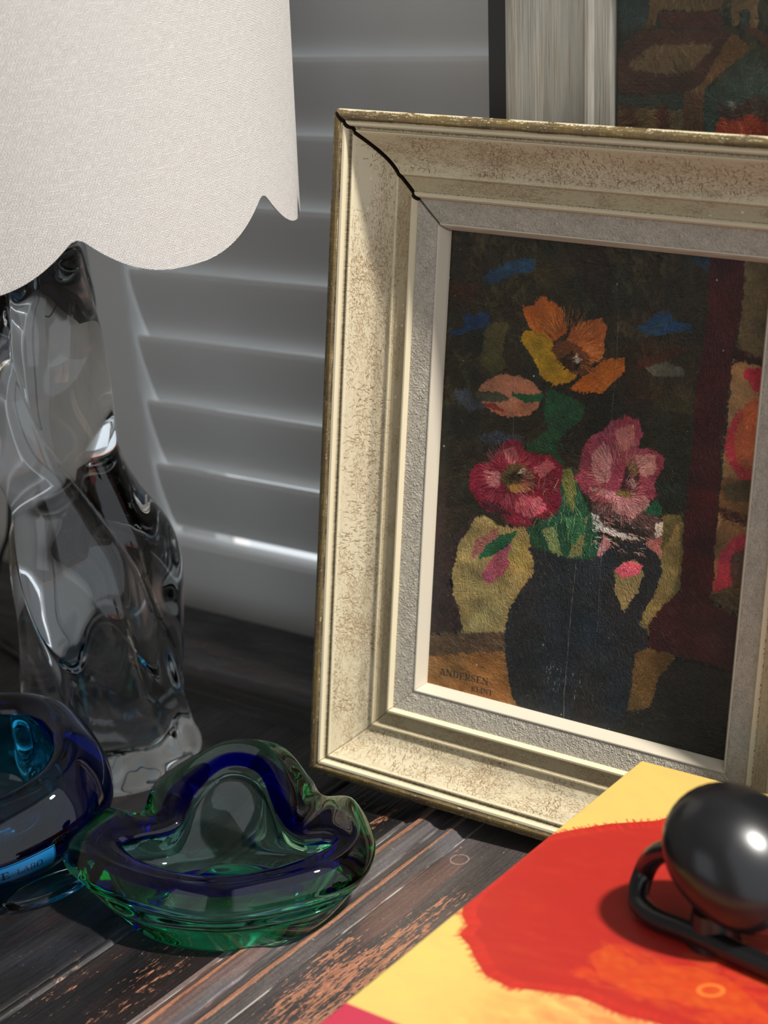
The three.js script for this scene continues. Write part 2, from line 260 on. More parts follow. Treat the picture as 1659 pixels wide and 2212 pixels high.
  for (let y = 0, i = 0; y < h; y++) for (let x = 0; x < w; x++, i += 4) {
    const q = 1 / scale, dx = (fbm(x * 0.035 * q, y * 0.035 * q, 3) - 0.5) * 8 * wob * scale + (vn(x * 0.22 * q + 3, y * 0.22 * q) - 0.5) * 5 * wob * scale, dy = (fbm(x * 0.035 * q + 60, y * 0.035 * q + 9, 3) - 0.5) * 8 * wob * scale + (vn(x * 0.22 * q + 33, y * 0.22 * q + 8) - 0.5) * 5 * wob * scale;
    const sx = clamp(Math.round(x + dx), 0, w - 1), sy = clamp(Math.round(y + dy), 0, h - 1), j = (sy * w + sx) * 4;
    const m = 0.70 + 0.6 * fbm(x * 0.022 * q + 5, y * 0.03 * q, 4), hue = (fbm(x * 0.012 * q + 90, y * 0.012 * q, 3) - 0.5);
    const lum = (s[j] + s[j + 1] + s[j + 2]) / 3, dark = smooth(70, 30, lum);
    d[i] = s[j] * m * (1 + 0.22 * hue) + dark * (10 * hue + 4); d[i + 1] = s[j + 1] * m + dark * 3; d[i + 2] = s[j + 2] * m * (1 - 0.25 * hue) - dark * 3; d[i + 3] = 255;
  }
  g.putImageData(out, 0, 0);
  for (let i = 0; i < 30000; i++) {
    const x = rr(0, w), y = rr(0, h), j = ((y | 0) * w + (x | 0)) * 4, a = vn(x * 0.01 / scale + 7, y * 0.01 / scale) * 8 + rr(-0.7, 0.7), L = rr(3, 10) * scale, k = rr(0.78, 1.26), lift = rnd() < 0.08 ? 18 : 0;
    g.strokeStyle = `rgba(${clamp(d[j] * k + lift, 0, 255) | 0},${clamp(d[j + 1] * k + lift, 0, 255) | 0},${clamp(d[j + 2] * k + lift * 0.8, 0, 255) | 0},0.6)`; g.lineWidth = rr(0.6, 1.9) * scale;
    const hg = clamp(110 + (k - 1) * 330, 0, 255) | 0; gb.strokeStyle = `rgba(${hg},${hg},${hg},0.7)`; gb.lineWidth = g.lineWidth;
    for (const c2 of [g, gb]) { c2.beginPath(); c2.moveTo(x - Math.cos(a) * L / 2, y - Math.sin(a) * L / 2); c2.lineTo(x + Math.cos(a) * L / 2, y + Math.sin(a) * L / 2); c2.stroke(); }
  }
  g.globalAlpha = gb.globalAlpha = 1;
  if (extra) extra(g, gb, w, h);
  return [canvasTex(c), canvasTex(cb, false)];
}
const FLOWERS = [[[37,33,25],9,null,1,[-0.07,-0.056,1.003,-0.037,1.087,0.545,-0.052,0.698]],[[42,38,26],9,null,1,[0.288,0.011,0.426,-0.003,0.477,0.085,0.46,0.174,0.3,0.121]],[[33,24,20],7,null,1,[0.358,0.006,0.496,0.006,0.545,0.08,0.511,0.139,0.437,0.088]],[[52,28,20],8,null,1,[0.02,0.106,0.11,0.113,0.106,0.149,0.024,0.151]],[[44,34,24],9,null,1,[0.507,0.223,0.651,0.184,0.8,0.171,0.812,0.256,0.6,0.316]],[[50,46,28],9,null,1,[0.656,0.223,0.791,0.197,0.8,0.317,0.681,0.312]],[[30,34,26],8,null,1,[0.642,0.325,0.807,0.317,0.804,0.547,0.731,0.556,0.732,0.404]],[[27,25,22],7,null,1,[0.386,0.329,0.556,0.289,0.55,0.357,0.475,0.424,0.42,0.439]],[[28,26,22],7,null,1,[-0.001,0.377,0.143,0.377,0.117,0.502,-0.002,0.545]],[[78,70,38],11,null,1,[0.147,0.192,0.212,0.182,0.204,0.242,0.164,0.286,0.132,0.257]],[[62,60,30],9,null,1,[0.118,0.268,0.18,0.225,0.222,0.276,0.173,0.299]],[[27,66,100],8,null,1,[0.127,0.096,0.173,0.074,0.215,0.06,0.263,0.046,0.293,0.057,0.294,0.07,0.239,0.083,0.182,0.098,0.143,0.108]],[[26,58,98],8,null,1,[0.015,0.217,0.074,0.205,0.075,0.175,0.109,0.177,0.119,0.169,0.153,0.171,0.152,0.196,0.104,0.207,0.039,0.226]],[[27,66,100],8,null,1,[0.622,0.16,0.653,0.14,0.677,0.123,0.71,0.123,0.722,0.139,0.771,0.141,0.772,0.152,0.714,0.159,0.683,0.172,0.636,0.17]],[[32,54,72],7,null,1,[0.742,0.018,0.81,0.003,0.819,0.042,0.781,0.026]],[[92,92,80],12,null,1,[0.647,0.232,0.709,0.218,0.762,0.226,0.764,0.243,0.679,0.249]],[[62,70,80],9,null,1,[0.045,0.34,0.094,0.333,0.126,0.355,0.164,0.365,0.105,0.376,0.058,0.357]],[[60,66,82],9,null,1,[0.133,0.427,0.206,0.412,0.287,0.413,0.274,0.423,0.179,0.441]],[[70,32,22],8,null,1,[0.623,0.226,0.7,0.201,0.77,0.186,0.777,0.192,0.695,0.215,0.619,0.244]],[[95,82,52],11,1.5,1,[0.908,0.005,1.009,0.002,0.999,0.191,0.91,0.182]],[[148,112,72],12,null,1,[0.9,0.198,1.001,0.203,1.007,0.338,1.021,0.522,0.895,0.538,0.904,0.371]],[[168,40,56],12,null,1,[0.939,0.209,1.001,0.207,0.987,0.26,0.964,0.249,0.935,0.226]],[[162,84,50],16,2.1,1,[0.901,0.35,0.921,0.305,0.96,0.267,0.991,0.268,0.992,0.34,0.992,0.405,0.963,0.423,0.913,0.388]],[[168,52,56],14,null,1,[0.898,0.35,0.918,0.305,0.938,0.29,0.925,0.339,0.931,0.381,0.967,0.408,0.996,0.391,0.993,0.417,0.957,0.426,0.91,0.39]],[[96,72,46],12,null,1,[0.906,0.428,1.0,0.421,0.993,0.505,0.895,0.495]],[[42,14,16],5,null,1,[0.897,0.177,0.922,0.177,0.999,0.191,1.001,0.204,0.95,0.198,0.899,0.196]],[[112,80,48],12,null,1,[0.899,0.423,1.001,0.424,0.997,0.49,0.9,0.48]],[[74,66,42],10,null,1,[0.907,0.44,0.993,0.416,0.994,0.464,0.911,0.47]],[[122,88,52],12,null,1,[0.903,0.506,1.001,0.52,1.006,0.688,0.892,0.669]],[[150,44,56],14,null,1,[0.913,0.58,0.946,0.536,0.996,0.525,0.988,0.561,0.953,0.637,0.907,0.657]],[[70,50,38],12,null,1,[0.945,0.576,0.993,0.552,0.998,0.631,0.96,0.641]],[[45,48,38],7,null,1,[0.892,0.669,0.953,0.637,1.001,0.635,1.0,0.693]],[[38,15,18],5,null,1,[0.9,0.482,0.998,0.494,1.001,0.516,0.903,0.507]],[[56,18,22],6,1.5,1.6,[0.812,-0.003,0.909,-0.002,0.911,0.094,0.898,0.187,0.889,0.351,0.895,0.538,0.907,0.658,0.807,0.673,0.807,0.549,0.805,0.404,0.81,0.247,0.817,0.101]],[[40,33,28],8,null,1,[-0.005,0.597,0.147,0.578,0.119,0.688,0.004,0.793]],[[96,88,50],11,1.4,1,[0.734,0.523,0.8,0.51,0.808,0.658,0.776,0.699,0.724,0.772,0.697,0.748]],[[136,118,70],11,1.4,1,[0.743,0.594,0.765,0.56,0.795,0.529,0.797,0.65,0.729,0.752,0.699,0.734]],[[152,132,82],11,1.4,1.4,[0.12,0.615,0.179,0.596,0.226,0.611,0.322,0.604,0.353,0.69,0.334,0.726,0.28,0.777,0.275,0.837,0.121,0.857,0.091,0.8,0.078,0.743,0.094,0.667]],[[47,36,39],8,1.5,1,[0.029,0.545,0.043,0.548,0.037,0.616,0.051,0.683,0.098,0.628,0.153,0.597,0.102,0.652,0.07,0.7,0.067,0.754,0.099,0.799,0.129,0.853,0.005,0.878,-0.007,0.845,0.013,0.802,0.013,0.717,0.005,0.621]],[[82,62,44],12,0.25,1.6,[-0.015,0.891,0.267,0.833,0.279,0.88,-0.012,0.936]],[[142,96,50],11,0.25,1.8,[-0.016,0.937,0.279,0.875,0.307,0.969,0.344,1.002,-0.025,1.009]],[[102,76,41],10,1.9,1.4,[0.682,0.82,0.747,0.791,0.813,0.804,0.768,0.849,0.75,0.927,0.676,0.945]],[[52,21,26],6,0.5,1.6,[0.724,0.744,0.8,0.673,0.892,0.664,0.901,0.681,1.008,0.705,1.01,0.814,0.943,0.802,0.796,0.798,0.731,0.796]],[[28,27,26],5,0.25,1.6,[0.811,0.809,1.016,0.813,1.029,1.046,0.613,1.013,0.676,0.945,0.75,0.922,0.768,0.849]],[[24,24,25],5,null,1,[0.303,1.004,0.712,0.953,0.723,1.042,0.309,1.068]],[[26,66,42],14,0.8,1,[0.355,0.305,0.406,0.313,0.478,0.329,0.467,0.361,0.428,0.384,0.402,0.405,0.398,0.437,0.432,0.452,0.408,0.464,0.376,0.435,0.305,0.443,0.303,0.425,0.364,0.39,0.346,0.356]],[[36,78,54],20,1.2,1,[0.314,0.605,0.377,0.573,0.408,0.532,0.41,0.481,0.459,0.475,0.485,0.513,0.516,0.542,0.55,0.588,0.555,0.631,0.471,0.649,0.414,0.65,0.348,0.643]],[[128,124,62],24,1.2,1,[0.409,0.472,0.45,0.458,0.47,0.506,0.461,0.553,0.437,0.528]],[[120,130,76],24,1.2,1,[0.365,0.598,0.407,0.588,0.442,0.644,0.407,0.649]],[[132,128,76],22,1.8,1,[0.476,0.565,0.511,0.556,0.499,0.637,0.457,0.647]],[[58,110,70],18,0.7,1,[0.434,0.566,0.489,0.55,0.513,0.579,0.468,0.622]],[[30,84,56],10,null,1,[0.667,0.527,0.717,0.494,0.739,0.513,0.709,0.535]],[[150,95,85],12,2.3,1,[0.135,0.696,0.154,0.65,0.219,0.617,0.235,0.629,0.201,0.667]],[[176,86,106],12,2.3,1,[0.177,0.729,0.197,0.697,0.258,0.636,0.29,0.636,0.284,0.671,0.244,0.715,0.201,0.741]],[[30,86,56],9,2.5,1,[0.162,0.692,0.185,0.66,0.235,0.629,0.287,0.611,0.267,0.644,0.21,0.678]],[[156,138,78],11,1.2,1,[0.259,0.679,0.279,0.624,0.318,0.623,0.349,0.691,0.305,0.697]],[[168,108,78],11,0.2,1,[0.125,0.341,0.152,0.313,0.202,0.294,0.26,0.288,0.312,0.3,0.335,0.318,0.324,0.349,0.297,0.37,0.24,0.378,0.18,0.373,0.149,0.362]],[[26,80,46],8,0.2,1,[0.234,0.326,0.293,0.328,0.343,0.316,0.338,0.332,0.294,0.344,0.257,0.338]],[[70,70,50],10,0.1,1,[0.117,0.337,0.205,0.331,0.236,0.339,0.193,0.353,0.133,0.354]],[[128,48,40],8,0.2,1,[0.145,0.363,0.178,0.354,0.231,0.368,0.18,0.369]],[[176,92,32],16,1.3,1,[0.253,0.149,0.288,0.142,0.308,0.127,0.328,0.121,0.34,0.133,0.365,0.135,0.388,0.149,0.401,0.17,0.406,0.188,0.373,0.204,0.356,0.212,0.308,0.196,0.278,0.185]],[[170,92,42],18,2.3,1,[0.419,0.175,0.445,0.162,0.506,0.153,0.524,0.164,0.522,0.204,0.518,0.231,0.482,0.243,0.437,0.216,0.404,0.206]],[[176,94,26],15,2.6,1,[0.49,0.251,0.522,0.233,0.589,0.22,0.589,0.251,0.561,0.271,0.523,0.299,0.461,0.305,0.429,0.297,0.458,0.277]],[[182,132,24],12,0.9,1,[0.256,0.216,0.265,0.2,0.293,0.193,0.329,0.194,0.359,0.21,0.376,0.235,0.406,0.255,0.452,0.259,0.431,0.284,0.376,0.298,0.331,0.284,0.314,0.259,0.283,0.234]],[[98,56,30],12,null,1,[0.357,0.223,0.387,0.205,0.429,0.208,0.473,0.226,0.49,0.251,0.457,0.27,0.414,0.263,0.377,0.244]],[[10,10,10],3,null,1,[0.384,0.243,0.417,0.227,0.446,0.237,0.455,0.255,0.422,0.264,0.396,0.256]],[[232,226,214],4,null,1,[0.427,0.234,0.444,0.233,0.452,0.247,0.437,0.246]],[[122,24,44],18,"r0.275,0.505",1.2,[0.118,0.507,0.139,0.49,0.19,0.475,0.203,0.455,0.237,0.423,0.274,0.423,0.298,0.444,0.334,0.444,0.377,0.442,0.418,0.453,0.424,0.48,0.413,0.505,0.423,0.536,0.411,0.561,0.377,0.574,0.34,0.574,0.328,0.595,0.292,0.604,0.255,0.599,0.231,0.583,0.186,0.584,0.154,0.569,0.125,0.544]],[[172,92,92],18,"r0.275,0.505",1,[0.218,0.453,0.26,0.434,0.285,0.464,0.25,0.477]],[[178,88,96],18,"r0.275,0.505",1,[0.323,0.474,0.371,0.45,0.401,0.464,0.354,0.493]],[[186,80,92],20,"r0.275,0.505",1,[0.285,0.539,0.358,0.53,0.382,0.555,0.319,0.582,0.274,0.573]],[[170,98,96],18,"r0.275,0.505",1,[0.162,0.497,0.222,0.495,0.225,0.527,0.18,0.528]],[[60,16,28],8,0.5,1,[0.157,0.564,0.221,0.566,0.275,0.583,0.231,0.586,0.178,0.581]],[[82,66,36],22,null,1,[0.219,0.502,0.249,0.475,0.293,0.467,0.332,0.482,0.335,0.51,0.3,0.533,0.248,0.533]],[[168,124,62],16,0.2,1,[0.247,0.52,0.311,0.505,0.324,0.518,0.292,0.531,0.255,0.532]],[[12,12,12],4,null,1,[0.237,0.503,0.265,0.483,0.301,0.481,0.306,0.494,0.267,0.507]],[[226,220,190],8,null,1,[0.274,0.483,0.302,0.477,0.307,0.489,0.284,0.491]],[[150,62,74],18,"r0.619,0.471",1.2,[0.475,0.424,0.505,0.384,0.538,0.372,0.563,0.351,0.603,0.338,0.644,0.343,0.654,0.368,0.644,0.396,0.691,0.395,0.729,0.406,0.729,0.431,0.705,0.456,0.709,0.487,0.679,0.513,0.625,0.524,0.576,0.517,0.527,0.518,0.487,0.505,0.475,0.488,0.456,0.481,0.476,0.465]],[[190,122,116],20,1.3,1,[0.503,0.43,0.541,0.394,0.572,0.422,0.571,0.476,0.531,0.486]],[[196,138,126],20,2.6,1,[0.639,0.414,0.699,0.403,0.71,0.438,0.664,0.452]],[[200,128,128],20,0.2,1,[0.504,0.494,0.594,0.492,0.662,0.488,0.665,0.515,0.583,0.516]],[[172,100,90],18,1.2,1,[0.572,0.368,0.625,0.349,0.636,0.388,0.591,0.411]],[[14,14,14],5,null,1,[0.608,0.468,0.619,0.428,0.648,0.431,0.661,0.466,0.642,0.493,0.6,0.495]],[[110,92,46],16,null,1,[0.614,0.431,0.64,0.423,0.656,0.448,0.638,0.455]],[[224,216,196],8,null,1,[0.63,0.46,0.645,0.458,0.649,0.474,0.636,0.478]],[[120,96,50],16,null,1,[0.587,0.491,0.634,0.485,0.642,0.496,0.595,0.502]],[[84,62,58],26,0.4,1,[0.521,0.527,0.569,0.514,0.653,0.522,0.735,0.528,0.743,0.554,0.72,0.575,0.667,0.587,0.598,0.584,0.534,0.572]],[[206,196,182],20,0.5,1,[0.52,0.546,0.545,0.547,0.561,0.568,0.63,0.564,0.673,0.581,0.619,0.586,0.541,0.575]],[[210,200,190],16,null,1,[0.716,0.543,0.739,0.536,0.743,0.554,0.72,0.572]],[[40,32,30],12,0.4,1,[0.559,0.55,0.628,0.55,0.692,0.565,0.673,0.579,0.603,0.572]],[[186,130,120],20,null,1,[0.576,0.516,0.651,0.511,0.682,0.489,0.698,0.505,0.654,0.538,0.599,0.536]],[[192,120,116],16,1.5,1,[0.546,0.632,0.56,0.587,0.572,0.585,0.593,0.612,0.569,0.632]],[[180,110,105],14,null,1,[0.694,0.583,0.739,0.563,0.745,0.608,0.716,0.598]],[[31,35,43],6,1.3,1.3,[0.326,0.644,0.384,0.643,0.443,0.647,0.514,0.646,0.562,0.633,0.587,0.611,0.633,0.591,0.688,0.586,0.737,0.604,0.751,0.639,0.734,0.682,0.699,0.734,0.699,0.759,0.72,0.756,0.722,0.801,0.685,0.821,0.688,0.871,0.681,0.929,0.672,0.974,0.611,0.994,0.482,1.007,0.337,1.006,0.307,0.969,0.277,0.9,0.268,0.832,0.28,0.782,0.313,0.734,0.35,0.7,0.35,0.666]],[[142,126,82],12,1.2,1,[0.605,0.657,0.638,0.631,0.679,0.626,0.697,0.646,0.674,0.696,0.644,0.734,0.611,0.696]],[[208,86,106],18,2.6,1,[0.603,0.656,0.645,0.629,0.695,0.631,0.683,0.648,0.635,0.665]]];
const VILLAGE = [[[30,36,33],5,null,1,[-0.0061,-0.0829,0.2204,-0.0918,0.2221,-0.2569,-0.0174,-0.2692]],[[44,56,56],6,null,1,[-0.0068,-0.094,0.0328,-0.0953,0.0244,-0.1326,0.0069,-0.1368,-0.0095,-0.1389]],[[92,74,46],14,1.5,1,[0.0258,-0.106,0.0829,-0.1076,0.0774,-0.1247,0.0314,-0.1238,0.0282,-0.136,0.0229,-0.1359]],[[66,40,34],6,0.1,1,[0.0313,-0.1255,0.0761,-0.1252,0.0807,-0.1356,0.0335,-0.1355]],[[92,74,50],12,1.5,1,[0.0852,-0.112,0.1048,-0.1125,0.1053,-0.137,0.0992,-0.1369,0.0984,-0.124,0.0916,-0.125,0.0907,-0.1347,0.0851,-0.1346]],[[40,56,60],6,null,1,[0.092,-0.1252,0.0981,-0.1246,0.098,-0.1364,0.0944,-0.1347]],[[62,40,34],6,0.2,1,[0.0006,-0.1527,0.0149,-0.1369,0.0795,-0.1367,0.0844,-0.1389,0.0916,-0.1466,0.0629,-0.1742,0.0525,-0.1776,0.0018,-0.1791,-0.0001,-0.1641]],[[96,78,52],12,1.5,1,[0.0083,-0.1601,0.025,-0.1472,0.0766,-0.1463,0.0569,-0.163,0.0399,-0.1664,0.0202,-0.1636]],[[66,44,36],7,0.7,1,[0.0907,-0.1347,0.1016,-0.1402,0.13,-0.1662,0.1303,-0.1544,0.1066,-0.137]],[[98,72,42],12,1.5,1,[0.0869,-0.1389,0.0929,-0.1434,0.1001,-0.1499,0.0681,-0.173,0.0664,-0.1843,0.0669,-0.2058,0.0513,-0.2061,0.0525,-0.1776,0.0643,-0.173]],[[54,68,59],5,null,1,[0.0673,-0.1781,0.0989,-0.151,0.1299,-0.1749,0.1294,-0.2055,0.0669,-0.2069]],[[52,58,48],6,0.1,1,[0.0004,-0.1803,0.0511,-0.1782,0.052,-0.189,0.0012,-0.1896]],[[104,82,50],12,0.1,1,[-0.0,-0.1873,0.052,-0.189,0.0512,-0.2073,-0.0012,-0.2084]],[[62,34,28],6,null,1,[0.0013,-0.1873,0.0056,-0.1843,0.0137,-0.186,0.0165,-0.1964,0.0159,-0.208,-0.0012,-0.2084]],[[72,30,28],6,null,1,[0.0309,-0.1892,0.0351,-0.184,0.0397,-0.1857,0.0404,-0.2075,0.03,-0.2077]],[[84,56,36],10,1.5,1,[0.0525,-0.1776,0.0666,-0.1775,0.0669,-0.2069,0.0512,-0.2073]],[[136,52,30],16,null,1,[0.0762,-0.1976,0.0801,-0.1925,0.0889,-0.1952,0.1028,-0.1905,0.1101,-0.1948,0.1296,-0.1934,0.1292,-0.2166,0.0742,-0.2181]],[[66,38,34],8,null,1,[0.074,-0.1864,0.0792,-0.1819,0.0853,-0.1885,0.1005,-0.1806,0.1177,-0.1804,0.1297,-0.1858,0.1295,-0.1945,0.11,-0.1954,0.104,-0.1894,0.0889,-0.1952,0.0801,-0.1931]],[[150,146,128],8,null,1,[0.0855,-0.1841,0.0905,-0.1829,0.0892,-0.1862,0.0867,-0.186]]];
const [flowerTex, flowerBump] = paintPicture(1024, 1432, FLOWERS, (u, v) => [u * 1024, v * 1432], 1.35, (g, gb, w, h) => {
  const veins = (cu, cv, r0, r1, a0, a1, n, cols, lw = 1.7) => { for (let i = 0; i < n; i++) { const a = rr(a0, a1), s = rr(r0, lerp(r0, r1, 0.6)), e = s + rr(0.012, 0.035), wob = rr(-0.12, 0.12), X = (q, k) => [(cu + Math.cos(a + k) * q) * w, (cv + Math.sin(a + k) * q * 0.715) * h]; for (const q of [g, gb]) { q.strokeStyle = q === g ? css(cols[Math.floor(rnd() * cols.length)], 14) : rnd() < 0.5 ? 'rgb(235,235,235)' : 'rgb(50,50,50)'; q.globalAlpha = 0.6; q.lineWidth = rr(0.7, lw); q.beginPath(); q.moveTo(...X(s, 0)); q.quadraticCurveTo(...X((s + e) / 2, wob), ...X(e, 0)); q.stroke(); } } g.globalAlpha = gb.globalAlpha = 1; };
  veins(0.243, 0.503, 0.045, 0.10, 0, 6.283, 420, [[206, 120, 116], [96, 16, 34], [176, 60, 78], [70, 12, 26]]);
  veins(0.600, 0.470, 0.045, 0.12, 1.6, 5.6, 420, [[214, 150, 142], [120, 40, 56], [186, 92, 98], [150, 108, 74]]);
  veins(0.600, 0.500, 0.03, 0.09, -1.2, 1.4, 160, [[214, 150, 142], [120, 40, 56], [196, 120, 112]]);
  veins(0.408, 0.225, 0.055, 0.13, 3.5, 6.9, 300, [[206, 132, 66], [140, 66, 22], [222, 160, 84], [110, 50, 20]]);
  for (let i = 0; i < 130; i++) { const x = rr(0.33, 0.55) * w, y = rr(0.50, 0.63) * h, L = rr(8, 34); g.strokeStyle = css(rnd() < 0.4 ? [150, 156, 92] : rnd() < 0.5 ? [62, 116, 76] : [20, 50, 34], 16); g.globalAlpha = 0.75; g.lineWidth = rr(1, 3); g.beginPath(); g.moveTo(x, y); g.quadraticCurveTo(x + rr(-8, 8), y - L / 2, x + rr(-14, 14), y - L); g.stroke(); } g.globalAlpha = 1;
  for (let i = 0; i < 60; i++) { const x = rr(0.36, 0.45) * w, y = rr(0.30, 0.42) * h, L = rr(8, 24); g.strokeStyle = css(rnd() < 0.5 ? [40, 92, 56] : [16, 40, 28], 12); g.globalAlpha = 0.7; g.lineWidth = rr(1, 2.6); g.beginPath(); g.moveTo(x, y); g.quadraticCurveTo(x + rr(-10, 10), y + L / 2, x + rr(-20, 20), y + L * 0.8); g.stroke(); } g.globalAlpha = 1;
  for (let i = 0; i < 90; i++) { const x = rr(0.525, 0.70) * w, y = rr(0.54, 0.615) * h; g.strokeStyle = css(rnd() < 0.4 ? [216, 206, 192] : rnd() < 0.5 ? [44, 34, 32] : [178, 120, 112], 14); g.globalAlpha = 0.8; g.lineWidth = rr(1.2, 4); g.beginPath(); g.moveTo(x, y); g.quadraticCurveTo(x + rr(0, 14), y + rr(-8, 8), x + rr(8, 26), y + rr(-2, 10)); g.stroke(); } g.globalAlpha = 1;
  // vertical creases of the board showing pale, scattered white specks, signature
  const crease = (pts, a) => { for (let i = 0; i < pts.length - 1; i++) for (let k = 0; k < 26; k++) { if (rnd() < 0.25) continue; const t = k / 26, x = lerp(pts[i][0], pts[i + 1][0], t) * w + rr(-1, 1), y = lerp(pts[i][1], pts[i + 1][1], t) * h; g.strokeStyle = `rgba(170,160,150,${a * rr(0.4, 1)})`; g.lineWidth = rr(0.8, 2.2); g.beginPath(); g.moveTo(x, y); g.lineTo(x + rr(-1, 1), y + h * 0.008); g.stroke(); gb.strokeStyle = 'rgba(255,255,255,0.6)'; gb.lineWidth = 2; gb.beginPath(); gb.moveTo(x, y); gb.lineTo(x, y + h * 0.008); gb.stroke(); } };
  crease([[0.556, 0.13], [0.562, 0.253], [0.557, 0.388], [0.56, 0.524], [0.563, 0.586], [0.561, 0.656], [0.566, 0.787]], 0.34);
  crease([[0.483, 0.653], [0.478, 0.772], [0.478, 0.867], [0.476, 0.935], [0.482, 1.0]], 0.5);
  crease([[0.245, 0.283], [0.255, 0.421]], 0.25);
  for (let i = 0; i < 70; i++) { const x = rr(0, w), y = rr(0, h), r = rnd() < 0.2 ? rr(1.6, 3.2) : rr(0.6, 1.3); g.fillStyle = `rgba(225,220,205,${rr(0.4, 0.9)})`; g.beginPath(); g.arc(x, y, r, 0, 7); g.fill(); }
  for (let i = 0; i < 520; i++) { const x = rr(0.31, 0.68) * w, y = rr(0.66, 1.0) * h; g.fillStyle = `rgba(120,130,145,${rr(0.15, 0.5)})`; g.fillRect(x, y, rr(0.8, 2.2), rr(0.8, 3)); }
  for (let i = 0; i < 40; i++) { const x = (0.47 + rr(-0.06, 0.06)) * w, y = rr(0.88, 0.94) * h; g.fillStyle = `rgba(170,185,195,${rr(0.3, 0.8)})`; g.fillRect(x, y, rr(1, 3), rr(2, 12)); }
  const sign = (txt, x, y, size, sk) => { g.save(); g.translate(x * w, y * h); g.rotate(sk); g.font = `bold ${size}px serif`; g.fillStyle = 'rgba(28,30,32,0.85)'; g.fillText(txt, 0, 0); g.restore(); };
  sign('ANDERSEN', 0.052, 0.966, 31, -0.03); sign('KLINT', 0.165, 0.985, 24, -0.03);
});
const flowerMat = phys({ map: flowerTex, bumpMap: flowerBump, bumpScale: 0.0011, roughness: 0.42, specularIntensity: 0.8 });
const VW = 0.40, VH = 0.56;                             // canvas of the picture behind, metres
const [villageTex, villageBump] = paintPicture(1024, 1434, VILLAGE, (x, y) => [x / VW * 1024, (-0.05 - y) / VH * 1434], 1.5, (g, gb, w, h) => { for (let y = 0; y < h; y += 3) { gb.fillStyle = `rgba(0,0,0,${rr(0.05, 0.2)})`; gb.fillRect(0, y, w, 1.4); } for (let x = 0; x < w; x += 3) { gb.fillStyle = `rgba(0,0,0,${rr(0.05, 0.15)})`; gb.fillRect(x, 0, 1.4, h); } }, 0.4);
const villageMat = phys({ map: villageTex, bumpMap: villageBump, bumpScale: 0.0006, roughness: 0.6 });

